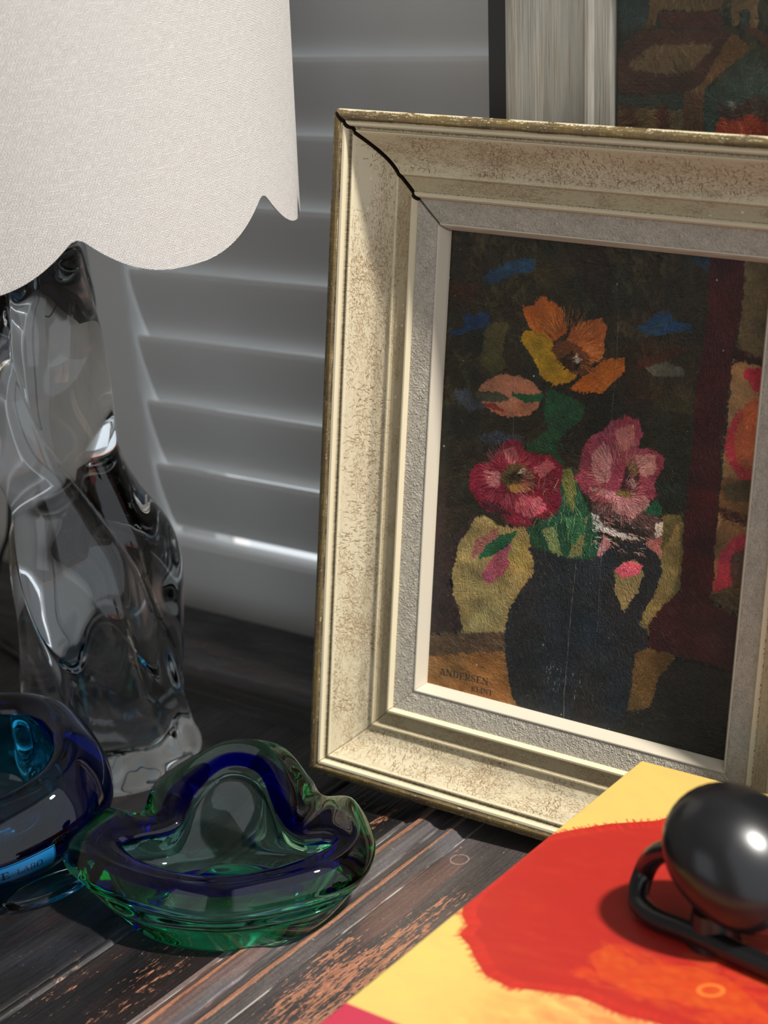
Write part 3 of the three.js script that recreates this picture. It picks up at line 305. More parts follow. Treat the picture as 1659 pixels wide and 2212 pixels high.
// ---------------------------------------------------------------- flower picture in the cream frame
function railTextures() {                               // u: 0.5 m along the rail, v: 21.5..80 mm across it
  const W = 2048, H = 512, [c, g] = newCanvas(W, H), [cb, gb] = newCanvas(W, H), vy = (b) => (1 - (b - 21.5) / 58.5) * H;
  g.fillStyle = 'rgb(206,194,164)'; g.fillRect(0, 0, W, H); gb.fillStyle = 'rgb(170,170,170)'; gb.fillRect(0, 0, W, H);
  const band = (b0, b1, col, a = 1) => { g.globalAlpha = a; g.fillStyle = col; g.fillRect(0, vy(b1), W, vy(b0) - vy(b1)); g.globalAlpha = 1; };
  band(25, 36, 'rgb(168,152,120)', 0.8);
  // brown wash left in the hollow: blotches with a grain of their own
  for (let i = 0; i < 26000; i++) { const x = rr(0, W), b = rr(26, 63), n = fbm(x * 0.006, b * 0.11, 3); if (n < rr(0.32, 0.66)) continue; g.fillStyle = `rgba(${rr(128, 160) | 0},${rr(104, 128) | 0},${rr(70, 92) | 0},${rr(0.05, 0.22)})`; g.fillRect(x, vy(b), rr(2, 12), rr(1, 4)); }
  for (let i = 0; i < 16000; i++) { const x = rr(0, W), b = 46 + (rnd() + rnd() - 1) * 12, n = fbm(x * 0.004 + 12, b * 0.05, 3); if (n < rr(0.34, 0.6)) continue; g.fillStyle = `rgba(${rr(104, 140) | 0},${rr(88, 114) | 0},${rr(62, 82) | 0},${rr(0.06, 0.2)})`; g.fillRect(x, vy(b), rr(1, 6), rr(1, 9)); }
  // weave-like rubbing and crackle
  for (let i = 0; i < 30000; i++) {
    const x = rr(0, W), b = rr(26, 63), n = fbm(x * 0.010 + 31, b * 0.13 + 3, 3); if (n < rr(0.36, 0.66)) continue;
    const a = rnd() < 0.5 ? rr(-0.25, 0.25) : rr(0, 6.3), L = rr(2.5, 9) * (rnd() < 0.06 ? 2.6 : 1), y = vy(b);
    const q = rnd(), col = q < 0.5 ? [120, 92, 58] : q < 0.8 ? [150, 108, 66] : [96, 78, 52]; g.strokeStyle = `rgba(${col[0]},${col[1]},${col[2]},${rr(0.25, 0.75)})`; g.lineWidth = rr(0.7, 2.0); g.beginPath(); g.moveTo(x, y); g.lineTo(x + Math.cos(a) * L, y + Math.sin(a) * L); g.stroke();
    gb.strokeStyle = `rgba(40,40,40,${rr(0.3, 0.8)})`; gb.lineWidth = g.lineWidth * 1.2; gb.beginPath(); gb.moveTo(x, y); gb.lineTo(x + Math.cos(a) * L, y + Math.sin(a) * L); gb.stroke();
  }
  for (let i = 0; i < 2600; i++) { const x = rr(0, W), b = rr(37, 62); if (fbm(x * 0.008 + 80, b * 0.06, 3) < rr(0.4, 0.6)) continue; const y = vy(b), a = rr(0, 6.3), L = rr(8, 30); for (const q of [g, gb]) { q.strokeStyle = q === g ? `rgba(${rr(96, 128) | 0},${rr(66, 86) | 0},${rr(36, 52) | 0},${rr(0.4, 0.85)})` : 'rgba(20,20,20,0.7)'; q.lineWidth = rr(0.9, 2.3); q.beginPath(); q.moveTo(x, y); q.lineTo(x + Math.cos(a) * L * 0.45, y + Math.sin(a) * L); q.stroke(); } }
  for (let i = 0; i < 50; i++) { g.fillStyle = `rgba(232,226,206,${rr(0.4, 0.9)})`; g.beginPath(); g.arc(rr(0, W), vy(rr(26, 62)), rr(1.5, 5), 0, 7); g.fill(); }
  band(21.5, 24.6, 'rgb(214,202,170)', 0.9); band(35.6, 38.2, 'rgb(216,203,170)', 0.7); band(62, 64.4, 'rgb(216,204,174)', 0.75);
  for (let x = 0; x < W; x += 3) { g.fillStyle = `rgba(96,74,44,${rr(0.1, 0.85)})`; g.fillRect(x, vy(25.3 + rr(-0.2, 0.2)), 3, rr(2, 7)); g.fillStyle = `rgba(106,96,72,${rr(0.35, 0.85)})`; g.fillRect(x, vy(66.6), 3, rr(8, 16)); }
  band(66.8, 70.4, 'rgb(216,204,174)', 0.85);
  // rubbed gilding on the outer bead, chipped edge
  for (let x = 0; x < W; x += 2) { const n = fbm(x * 0.012, 3, 4), top = vy(70.4) - 1 - 9 * (n - 0.5) - rr(0, 3); g.fillStyle = css([98 + 30 * (n - 0.5), 82 + 26 * (n - 0.5), 50], 9); g.fillRect(x, 0, 2, top); }
  for (let x = 0; x < W; x += 2) { const n = fbm(x * 0.02 + 70, 8, 4); g.fillStyle = css([212, 202, 172], 8); g.globalAlpha = 0.9; if (n > 0.36) g.fillRect(x, 0, 2, 22 + 14 * (n - 0.4) + rr(-3, 3)); g.globalAlpha = 1; }
  g.fillStyle = 'rgb(62,42,28)'; g.fillRect(0, 0, W, 9);        // raw wood colour, used on the cut mitre ends
  for (let i = 0; i < 900; i++) { const x = rr(0, W), b = rr(70.5, 77.4); g.fillStyle = rnd() < 0.5 ? `rgba(74,58,30,${rr(0.2, 0.6)})` : `rgba(176,150,92,${rr(0.2, 0.5)})`; g.fillRect(x, vy(b), rr(4, 40), rr(0.8, 2.5)); }
  for (let i = 0; i < 260; i++) { const x = rr(0, W), b = rnd() < 0.6 ? rr(75, 77.5) : rr(70.5, 77.5); g.fillStyle = `rgba(214,202,168,${rr(0.4, 0.95)})`; for (let k = 0, n = rr(1, 6); k < n; k++) g.fillRect(x + rr(-8, 8), vy(b) + rr(-3, 3), rr(1, 7), rr(0.8, 3)); }
  return [canvasTex(c), canvasTex(cb, false)];
}
const [railTex, railBump] = railTextures();
const railMat = std({ map: railTex, bumpMap: railBump, bumpScale: 0.0005, roughness: 0.62 });
const linerTex = dataTex(512, 512, (x, y, o) => { const n = fbm(x * 0.05, y * 0.05, 4), f = fbm(x * 0.22 + 9, y * 0.22, 3); const k = 0.92 + 0.16 * (n - 0.5) + 0.1 * (f - 0.5); const st = smooth(0.60, 0.80, fbm(x * 0.13 + 50, y * 0.13, 4)); o[0] = 196 * k - 16 * st; o[1] = 188 * k - 19 * st; o[2] = 172 * k - 24 * st; });
const linerBump = dataTex(512, 512, (x, y, o) => { const a = fbm(x * 0.05 + 20, y * 0.05, 3) * 6, q = Math.abs(fbm(x * 0.085 + Math.cos(a), y * 0.11 + Math.sin(a), 3) - 0.5) * 5; o[0] = o[1] = o[2] = 255 * clamp(q * 0.75 + 0.25 * fbm(x * 0.3, y * 0.3, 2)); }, false);
const linerMat = std({ map: linerTex, bumpMap: linerBump, bumpScale: 0.0006, roughness: 0.55 });
const sightMat = std({ color: new THREE.Color().setRGB(0.60, 0.54, 0.43), roughness: 0.45 });
function mitreRail(prof, len, gap0, gap1, uOff, uvf) {   // closed profile [b, z] in metres swept along s with 45 degree ends; gap trims an end
  const n = prof.length, C = 16, P = [], U = [], I = [];
  for (let i = 0; i < n; i++) { const a = prof[i], b = prof[(i + 1) % n];
    for (let c = 0; c <= C; c++) for (const q of [a, b]) { const h0 = -len / 2 - q[0] + gap0, h1 = len / 2 + q[0] - gap1, s = lerp(h0, h1, c / C); P.push(s, q[0], q[1]); const t = uvf(s, q[0], q[1]); U.push(t[0] + uOff, t[1]); }
    const o = i * (C + 1) * 2; for (let c = 0; c < C; c++) { const k = o + c * 2; I.push(k, k + 2, k + 3, k, k + 3, k + 1); } }
  const cap = (e) => { const o = P.length / 3; const tri = THREE.ShapeUtils.triangulateShape(prof.map((q) => new THREE.Vector2(q[0], q[1])), []); for (const q of prof) { const s = e < 0 ? -len / 2 - q[0] + gap0 : len / 2 + q[0] - gap1; P.push(s, q[0], q[1]); U.push(0.1, 0.994); } for (const t of tri) e < 0 ? I.push(o + t[0], o + t[1], o + t[2]) : I.push(o + t[0], o + t[2], o + t[1]); };
  cap(-1); cap(1);
  let g = new THREE.BufferGeometry(); g.setAttribute('position', new THREE.Float32BufferAttribute(P, 3)); g.setAttribute('uv', new THREE.Float32BufferAttribute(U, 2)); g.setIndex(I);
  if (volume(g) < 0) { const a = g.index.array; for (let i = 0; i < a.length; i += 3) { const t = a[i]; a[i] = a[i + 1]; a[i + 1] = t; } }
  return toCreasedNormals(g, 0.55);
}
const mm = (a) => a.map(([b, z]) => [b / 1000, z / 1000]);
{
  const fw = 0.23605, fh = 0.33;
  const fr = thing('picture_frame', 'cream distressed wooden frame around a painting of anemones in a dark jug', 'picture', [-0.6496, EYE - 0.4265, -0.9789]);
  fr.rotation.order = 'YXZ'; fr.rotation.set(-0.1692, 0.0817, -0.0537);
  const scoop = []; for (let i = 0; i <= 12; i++) { const t = i / 12; scoop.push([38 + 24.5 * t, 12.6 + 16.6 * Math.pow(t, 1.9) - 2.2 * Math.sin(Math.PI * t) * (1 - t)]); }
  const bead = []; for (let i = 0; i <= 10; i++) { const a = Math.PI * (0.62 - 0.82 * i / 10); bead.push([73.6 + 4.4 * Math.cos(a), 31.4 + 4.6 * Math.sin(a)]); }
  const outer = mm([[20.5, -9], [20.5, 10], [21.3, 12.6], [22.3, 14.2], [23.3, 14.4], [24.3, 13.4], [24.8, 11.6], [26, 11.2], [30, 11.4], [34.5, 12.0], [36.2, 13.4], [37.2, 13.4], ...scoop, [63.2, 29.9], [64.0, 29.8], [64.4, 28.2], [66.4, 28.4], [66.8, 32.6], [67.8, 34.2], [69.4, 34.4], [70.2, 33.2], ...bead, [77.2, 26], [73, 0], [69, -11], [24, -11]]);
  const sight = mm([[0, -2.5], [0, 0], [0.5, 1.6], [1.4, 3.6], [3.2, 7.4], [3.8, 8.1], [4.6, 8.2], [4.8, 7.4], [4.8, -9], [3, -9]]);
  const inner = mm([[4.8, -9], [4.8, 7.6], [12, 9.0], [20.4, 10.2], [20.4, -9]]);
  const uvO = (s, b) => [s / 0.5, clamp((b * 1000 - 21.5) / 58.5, 0.002, 0.998)], uvI = (s, b) => [s / 0.09, b / 0.09];
  const G = [0.0006, 0.00025, 0.0003, 0.0002];          // corner gaps: the upper left mitre has opened
  // sides in order top, right, bottom, left; the end facing +s of one meets the -s end of the next (turning clockwise seen from the front)
  const sides = [['top', fw, fh / 2, 0, 0], ['right', fh, fw / 2, -Math.PI / 2, 1], ['bottom', fw, fh / 2, Math.PI, 2], ['left', fh, fw / 2, Math.PI / 2, 3]];
  for (const [, len, off, rot, k] of sides) {
    const g0 = k === 0 ? 0.0021 : 0.0003, g1 = k === 3 ? 0.0021 : 0.0003;
    const m = part('rail', mitreRail(outer, len, g0, g1, k * 0.37, uvO), railMat, fr); m.rotation.z = rot; m.position.set(Math.sin(-rot) * off, Math.cos(rot) * off, 0);
    const l = part('liner', mitreRail(inner, len, g0 * 0.6, g1 * 0.6, k * 0.37, uvI), linerMat, fr); l.rotation.z = rot; l.position.copy(m.position); l.userData.label = 'grey textured inner slip of the frame';
    const e = part('sight_edge', mitreRail(sight, len, g0 * 0.5, g1 * 0.5, k * 0.37, uvI), sightMat, fr); e.rotation.z = rot; e.position.copy(m.position);
  }
  const cv = new THREE.BoxGeometry(fw + 0.006, fh + 0.006, 0.003);
  part('canvas_board', cv, [woodMat, woodMat, woodMat, woodMat, flowerMat, woodMat], fr, [0, 0, -0.0045]).userData.label = 'oil painting of orange, crimson and pink anemones in a black jug';
}
// ---------------------------------------------------------------- whitewashed picture behind
{
  const limed = dataTex(256, 1024, (x, y, o) => { const g = fbm(x * 0.9, y * 0.016, 4), s = fbm(x * 0.05 + 8, y * 0.004, 3), k = 0.86 + 0.2 * (g - 0.5) + 0.24 * (s - 0.5); const br = 0.6 * smooth(0.56, 0.74, fbm(x * 0.3 + 40, y * 0.008, 4)); o[0] = 204 * k - 18 * br; o[1] = 198 * k - 26 * br; o[2] = 184 * k - 36 * br; });
  const limedB = dataTex(256, 1024, (x, y, o) => { o[0] = o[1] = o[2] = 255 * fbm(x * 0.7, y * 0.012, 4); }, false);
  const limeMat = std({ map: limed, bumpMap: limedB, bumpScale: 0.0005, roughness: 0.6 });
  const blackMat = std({ color: new THREE.Color().setRGB(0.012, 0.012, 0.013), roughness: 0.5 });
  const W2 = 0.612, H2 = 0.72;
  const fr = thing('picture_frame', 'whitewashed wooden frame with black edge holding a dark village painting, leaning on the shutters', 'picture', [-0.7735, TY + 0.0065, -1.0335]);
  fr.rotation.x = -0.105;
  // built from its lower left corner; opening of the frame
  const ow = W2 - 2 * 0.1, oh = H2 - 2 * 0.1;
  const prof = mm([[0, -6], [0, 8], [0.8, 9.4], [12.4, 11.2], [13.0, 14.0], [14.6, 15.6], [17.0, 15.8], [18.2, 14.4], [18.8, 12.4], [30, 12.6], [48, 13.8], [66, 16.4], [74, 17.8], [78.5, 18.2], [81, 17.0], [82, 13], [82, -6]]);
  const edge = mm([[82, -8], [82, 10.6], [82.7, 11.8], [99.2, 11.8], [100, 10.8], [100, -8]]);
  const sides = [[ow, oh / 2, 0], [oh, ow / 2, -Math.PI / 2], [ow, oh / 2, Math.PI], [oh, ow / 2, Math.PI / 2]];
  for (const [len, off, rot] of sides) {
    const p = [W2 / 2 + Math.sin(-rot) * off, H2 / 2 + Math.cos(rot) * off, 0];
    const m = part('rail', mitreRail(prof, len, 0.0002, 0.0002, 0, (s, b) => [b / 0.10, s / 0.42]), limeMat, fr, p); m.rotation.z = rot;
    const e = part('edge_strip', mitreRail(edge, len, 0.0002, 0.0002, 0, (s, b) => [b, s]), blackMat, fr, p); e.rotation.z = rot; e.userData.label = 'black outer edge of the frame';
  }
  const cv = new THREE.BoxGeometry(ow - 0.0044, oh - 0.0044, 0.012);
  // the board floats in the opening with a thin gap all round
  const b = part('canvas_board', cv, [blackMat, blackMat, blackMat, blackMat, villageMat, blackMat], fr, [W2 / 2, H2 / 2, -0.001]); b.userData.label = 'dark painting of brown roofs and a red gable';
  const uv = cv.attributes.uv; for (let i = 0; i < uv.count; i++) uv.setXY(i, uv.getX(i) * (ow / VW), 1 - (1 - uv.getY(i)) * (oh / VH));
  part('batten', box(0.10, W2 - 0.10, H2 / 2 - 0.015, H2 / 2 + 0.015, -0.015, -0.0085), blackMat, fr);
}
// ---------------------------------------------------------------- books
function book(x0, x1, z0, z1, y0, y1, name, label, coverMat, spineLeft) {
  const b = thing(name, label, 'book', [0, 0, 0], 'books stacked at the table edge');
  const t = 0.0028, pg = std({ color: new THREE.Color().setRGB(0.68, 0.64, 0.55), roughness: 0.9 });
  const cover = (ya, yb) => { const g = rbox(x0, x1, ya, yb, z0, z1, 0.0012); const p = g.attributes.position, u = []; for (let i = 0; i < p.count; i++) u.push((p.getX(i) - x0) / 0.42, 1 - (p.getZ(i) - z0) / 0.42); g.setAttribute('uv', new THREE.Float32BufferAttribute(u, 2)); return g; };
  part('cover', cover(y1 - t, y1), coverMat, b); part('cover', cover(y0, y0 + t), coverMat, b);
  part('spine', cover(y0 + t, y1 - t), coverMat, b).scale.x = 1; const sp = b.children[2]; sp.geometry = rbox(x0, x0 + t, y0 + t, y1 - t, z0, z1, 0.0008);
  part('pages', box(x0 + t, x1 - 0.004, y0 + t, y1 - t, z0 + 0.004, z1 - 0.004), pg, b);
  return b;
}
function coverTexture() {                              // 0.42 m square, origin at the far left corner of the cover
  const N = 1536, S = N / 0.42, [c, g] = newCanvas(N, N);
  g.fillStyle = 'rgb(212,178,98)'; g.fillRect(0, 0, N, N);
  for (let i = 0; i < 5200; i++) { const x = rr(0, 0.42), y = rr(0, 0.42), n = fbm(x * 9, y * 9, 3), pale = smooth(0.10, 0.0, Math.abs(x)) ; const col = y > 0.2 ? [194 + 10 * n, 160 + 40 * (n - 0.5) - 70 * smooth(0.02, 0.16, x) + 22 * pale, 78 + 16 * n + 12 * pale - 30 * smooth(0.02, 0.16, x)] : [218, 188 + 20 * (n - 0.5), 106 + 22 * (n - 0.5)]; g.fillStyle = `rgba(${col[0] | 0},${clamp(col[1], 0, 255) | 0},${col[2] | 0},0.16)`; g.beginPath(); g.ellipse(x * S, y * S, rr(12, 60), rr(6, 22), rr(-0.6, 0.6), 0, 7); g.fill(); }
  const red = [[0.30, -0.02], [0.12, 0.0], [0.0614, 0.0361], [0.0474, 0.0612], [0.0246, 0.0779], [0.0073, 0.0968], [-0.004, 0.1122], [-0.006, 0.1286], [-0.004, 0.1592], [-0.004, 0.1802], [0.0, 0.1962], [0.0051, 0.2044], [0.0137, 0.2107], [0.0152, 0.2209], [0.027, 0.2271], [0.0342, 0.2336], [0.0501, 0.2451], [0.0669, 0.2474], [0.0838, 0.2413], [0.104, 0.2353], [0.129, 0.2377], [0.1498, 0.2344], [0.1934, 0.234], [0.30, 0.2282]];
  g.fillStyle = 'rgb(168,38,30)'; g.beginPath(); red.forEach(([x, y], i) => (i ? g.lineTo(x * S, y * S) : g.moveTo(x * S, y * S))); g.closePath(); g.fill();
  // brushed, feathered outline of the red shape
  for (let i = 0; i < red.length - 1; i++) for (let k = 0; k < 46; k++) { const t = rnd(), x = lerp(red[i][0], red[i + 1][0], t), y = lerp(red[i][1], red[i + 1][1], t), dx = x - 0.11, dy = y - 0.14, l = Math.hypot(dx, dy), L = rr(-0.006, 0.004); g.strokeStyle = `rgba(${rr(178, 198) | 0},${rr(34, 52) | 0},30,${rr(0.3, 0.8)})`; g.lineWidth = rr(1, 4); g.beginPath(); g.moveTo((x - dx / l * 0.008) * S, (y - dy / l * 0.008) * S); g.lineTo((x + dx / l * L) * S, (y + dy / l * L + rr(-0.001, 0.001)) * S); g.stroke(); }
  g.save(); g.beginPath(); red.forEach(([x, y], i) => (i ? g.lineTo(x * S, y * S) : g.moveTo(x * S, y * S))); g.clip();
  for (let i = 0; i < 900; i++) { const x = rr(0, 0.3), y = rr(0, 0.25); g.fillStyle = `rgba(${rr(164, 190) | 0},${rr(34, 58) | 0},${rr(28, 42) | 0},0.16)`; g.beginPath(); g.ellipse(x * S, y * S, rr(10, 60), rr(4, 14), rr(-0.5, 0.1), 0, 7); g.fill(); }
  const or = [[0.0868, 0.2006], [0.0919, 0.187], [0.1148, 0.1946], [0.1394, 0.1822], [0.1601, 0.1821], [0.1831, 0.194], [0.2, 0.205], [0.1579, 0.212], [0.1281, 0.218], [0.1045, 0.217]];
  g.fillStyle = 'rgba(186,62,26,0.85)'; g.beginPath(); or.forEach(([x, y], i) => (i ? g.lineTo(x * S, y * S) : g.moveTo(x * S, y * S))); g.closePath(); g.fill();
  for (let i = 0; i < 400; i++) { const x = rr(0.09, 0.21), y = rr(0.185, 0.222); g.fillStyle = `rgba(${rr(186, 208) | 0},${rr(50, 96) | 0},28,0.22)`; g.beginPath(); g.ellipse(x * S, y * S, rr(6, 26), rr(4, 10), rr(-0.4, 0.4), 0, 7); g.fill(); }
  g.strokeStyle = 'rgb(214,112,44)'; g.lineWidth = 9; g.beginPath(); g.ellipse(0.1582 * S, 0.1962 * S, 0.0062 * S, 0.0048 * S, -0.5, 0, 7); g.stroke();
  for (let i = 0; i < 160; i++) { const x = rr(0.14, 0.3), y = rr(0.10, 0.19); g.fillStyle = `rgba(${rr(196, 214) | 0},${rr(76, 124) | 0},34,0.3)`; g.beginPath(); g.ellipse(x * S, y * S, rr(10, 40), rr(6, 16), rr(-0.4, 0.4), 0, 7); g.fill(); }
  g.restore();
  g.fillStyle = 'rgb(178,48,72)'; g.fillRect(-2, 0.3024 * S, N, N);
  return canvasTex(c);
}
const coverMat = phys({ map: coverTexture(), roughness: 0.42, clearcoat: 0.35, clearcoatRoughness: 0.35 });
const bx = -0.565, bz = -0.8991;
book(bx, bx + 0.30, bz, bz + 0.385, TY + 0.067, TY + 0.1, 'art_book', 'large art book with yellow cover, red brushed shape and pink band, topmost of its stack', coverMat);
book(bx + 0.004, bx + 0.29, bz + 0.006, bz + 0.37, TY + 0.034, TY + 0.067, 'art_book', 'grey cloth book in the middle of the stack under the yellow book', std({ color: new THREE.Color().setRGB(0.16, 0.16, 0.17), roughness: 0.85 }));
book(bx + 0.002, bx + 0.295, bz + 0.004, bz + 0.38, TY, TY + 0.034, 'art_book', 'dark blue cloth book lying on the wooden table under the stack', std({ color: new THREE.Color().setRGB(0.03, 0.045, 0.09), roughness: 0.85 }));

// ---------------------------------------------------------------- black figure on the book
{
  const by = TY + 0.1, fg = thing('ceramic_figure', 'glossy black ceramic figure with round body and looped tail on the yellow book', 'figure', [-0.415, by, -0.757]);
  const glaze = phys({ color: new THREE.Color().setRGB(0.008, 0.008, 0.009), roughness: 0.24 });
  // body: a smooth pebble form, broad face turned up towards the window
  const rings = [], n = 48, m = 40, ax = new THREE.Vector3(0.52, 0.76, 0.385).normalize(), e1 = new THREE.Vector3(0, 0, 1).cross(ax).normalize(), e2 = ax.clone().cross(e1), pv = new THREE.Vector3();
  for (let j = 0; j <= m; j++) { const a = Math.PI * j / m, ring = [], hgt = -0.030 * Math.cos(a), rad = 0.0405 * Math.pow(Math.sin(a), 0.92);
    for (let i = 0; i < n; i++) { const p = i / n * Math.PI * 2, k = 1 + 0.09 * Math.cos(p * 2); pv.set(-0.002, 0.0475, 0.001).addScaledVector(ax, hgt).addScaledVector(e1, rad * k * Math.cos(p)).addScaledVector(e2, rad * k * Math.sin(p)); ring.push([pv.x, pv.y, pv.z]); } rings.push(ring); }
  part('body', loft(rings), glaze, fg);
  // looped tail leaves the body at the left, comes down to the book and runs along beneath
  part('tail', tube([[-0.034, 0.050, 0.014], [-0.050, 0.038, 0.006], [-0.062, 0.021, 0.0], [-0.061, 0.009, 0.010], [-0.048, 0.0062, 0.018], [-0.025, 0.0062, 0.021], [0.01, 0.0062, 0.026], [0.045, 0.0062, 0.03], [0.075, 0.0062, 0.026], [0.09, 0.0062, 0.008], [0.082, 0.008, -0.014], [0.06, 0.03, -0.012], [0.048, 0.045, -0.004]], 0.0062, 140, false, 14), glaze, fg);
  const foot = new THREE.CylinderGeometry(0.011, 0.015, 0.02, 28); part('foot', foot, glaze, fg, [-0.012, 0.010, 0.014]);
}
// ---------------------------------------------------------------- glass
// plan axes of the glassware on the table: u to the right as one faces the table corner, v away
const GU = [0.7634, -0.6459], GV = [-0.6459, -0.7634], GC = [-0.8167, -0.7522];
const gp = (u, v, h) => [GC[0] + GU[0] * u + GV[0] * v, TY + h, GC[1] + GU[1] * u + GV[1] * v];
const glass = (o) => phys({ color: 0xffffff, transmission: 1, roughness: 0.0, ior: 1.5, thickness: 0.02, metalness: 0, ...o });
{
  const bowl = thing('glass_bowl', 'folded glass bowl with green rim and cobalt blue inner ring', 'bowl');
  const R = [ // outer u v h, inner u v h, plan angle in degrees
    [0.0062, -0.0791, 0.036, 0.0058, -0.0505, 0.045, 270], [-0.0635, -0.0430, 0.036, -0.0388, -0.0282, 0.045, 225], [-0.1041, 0.0047, 0.040, -0.0627, 0.0032, 0.046, 180],
    [-0.0825, 0.0505, 0.048, -0.0505, 0.0080, 0.049, 150], [-0.0535, 0.0380, 0.050, -0.0242, 0.0141, 0.050, 128], [-0.0382, 0.0559, 0.066, -0.0096, 0.0380, 0.060, 112],
    [0.0089, 0.0589, 0.086, 0.0112, 0.0398, 0.074, 95], [0.0483, 0.0490, 0.086, 0.0328, 0.0250, 0.072, 75], [0.0681, 0.0330, 0.067, 0.0452, -0.0085, 0.058, 58],
    [0.0761, 0.0330, 0.052, 0.0592, -0.0200, 0.050, 45], [0.0975, 0.0293, 0.048, 0.0773, -0.0212, 0.049, 30], [0.1097, -0.0241, 0.040, 0.0798, -0.0286, 0.046, 0], [0.0855, -0.0637, 0.036, 0.0483, -0.0447, 0.045, 315]];
  const C = [0.008, -0.018], prof = R.map(([ou, ov, oh, iu, iv, ih, deg]) => {
    const a = deg * Math.PI / 180, ca = Math.cos(a), sa = Math.sin(a);
    const el = (p, q, h) => [C[0] + p * ca - 0.012 * q * 8 * sa * 0, C[1] + q * sa - 0.13 * p * ca, h];
    const mu = (ou + iu) / 2, mv = (ov + iv) / 2, th = Math.max(oh, ih) + 0.0045;
    return [[C[0], C[1], 0.0008], el(0.040, 0.032, 0.0004), el(0.066, 0.0535, 0.0018), el(0.079, 0.0605, 0.010), el(0.092, 0.064, 0.024),
      [ou + (C[0] - ou) * 0.03, ov + (C[1] - ov) * 0.03, oh - 0.008], [ou, ov, oh], [lerp(ou, iu, 0.28), lerp(ov, iv, 0.28), th - 0.0005], [mu, mv, th], [lerp(ou, iu, 0.84), lerp(ov, iv, 0.84), ih + 0.0035], [iu, iv, ih - 0.002],
      [lerp(iu, ou, 0.12), lerp(iv, ov, 0.12), ih - 0.010], [...el(0.070, 0.043, 0.024)], el(0.052, 0.033, 0.013), el(0.026, 0.018, 0.0098), [C[0], C[1], 0.0095]];
  });
  const per = 10, secs = []; const nP = prof[0].length;
  const smoothCols = []; for (let k = 0; k < nP; k++) smoothCols.push(crClosed(prof.map((s) => s[k]), per));
  const nS = smoothCols[0].length; for (let i = 0; i < nS; i++) secs.push(crOpen(smoothCols.map((c) => c[i]), 6));
  const rows = secs[0].length, rings = []; for (let j = 0; j < rows; j++) rings.push(secs.map((s) => { const p = gp(...s[j]); p[1] = Math.max(p[1], TY + ridgeH(p[0]) + 0.0006 + 0.0002 * j / rows); return p; }));   // the underside clears the ridge it stands against
  part('body', loft(rings), glass({ attenuationColor: new THREE.Color().setRGB(0.46, 0.86, 0.74), attenuationDistance: 0.022 }), bowl);
  // coloured threads cased inside the clear rim
  const cols = R.map(([ou, ov, oh, iu, iv, ih]) => [ou, ov, oh, iu, iv, ih]); const sm = crClosed(cols, per);
  const ringTube = (c, wu, wh, dh) => { const n = 20, P = [], I = []; sm.forEach(([ou, ov, oh, iu, iv, ih]) => { const du = iu - ou, dv = iv - ov, cu = ou + du * c, cv = ov + dv * c, top = Math.max(oh, ih) + 0.0045, low = lerp(oh, ih, c); for (let k = 0; k < n; k++) { const a = k / n * Math.PI * 2; P.push(...gp(cu + du * wu * Math.cos(a), cv + dv * wu * Math.cos(a), lerp(low, top, 0.35) + dh + wh * Math.sin(a))); } });
    const N = sm.length; for (let i = 0; i < N; i++) for (let k = 0; k < n; k++) { const a = i * n + k, b = i * n + (k + 1) % n, c2 = ((i + 1) % N) * n + k, d = ((i + 1) % N) * n + (k + 1) % n; I.push(a, c2, d, a, d, b); }
    const g = new THREE.BufferGeometry(); g.setAttribute('position', new THREE.Float32BufferAttribute(P, 3)); g.setAttribute('uv', new THREE.Float32BufferAttribute(new Float32Array(P.length / 3 * 2), 2)); g.setIndex(I); if (volume(g) < 0) { const a = g.index.array; for (let i = 0; i < a.length; i += 3) { const t = a[i]; a[i] = a[i + 1]; a[i + 1] = t; } } g.computeVertexNormals(); return g; };
  part('blue_ring', ringTube(0.68, 0.28, 0.0052, -0.0025), glass({ ior: 1.001, attenuationColor: new THREE.Color().setRGB(0.035, 0.03, 0.86), attenuationDistance: 0.0045 }), bowl).userData.label = 'cobalt blue ring inside the rim';
  part('green_ring', ringTube(0.22, 0.15, 0.004, -0.003), glass({ ior: 1.001, attenuationColor: new THREE.Color().setRGB(0.14, 0.76, 0.30), attenuationDistance: 0.011 }), bowl).userData.label = 'green casing along the outer rim';
}
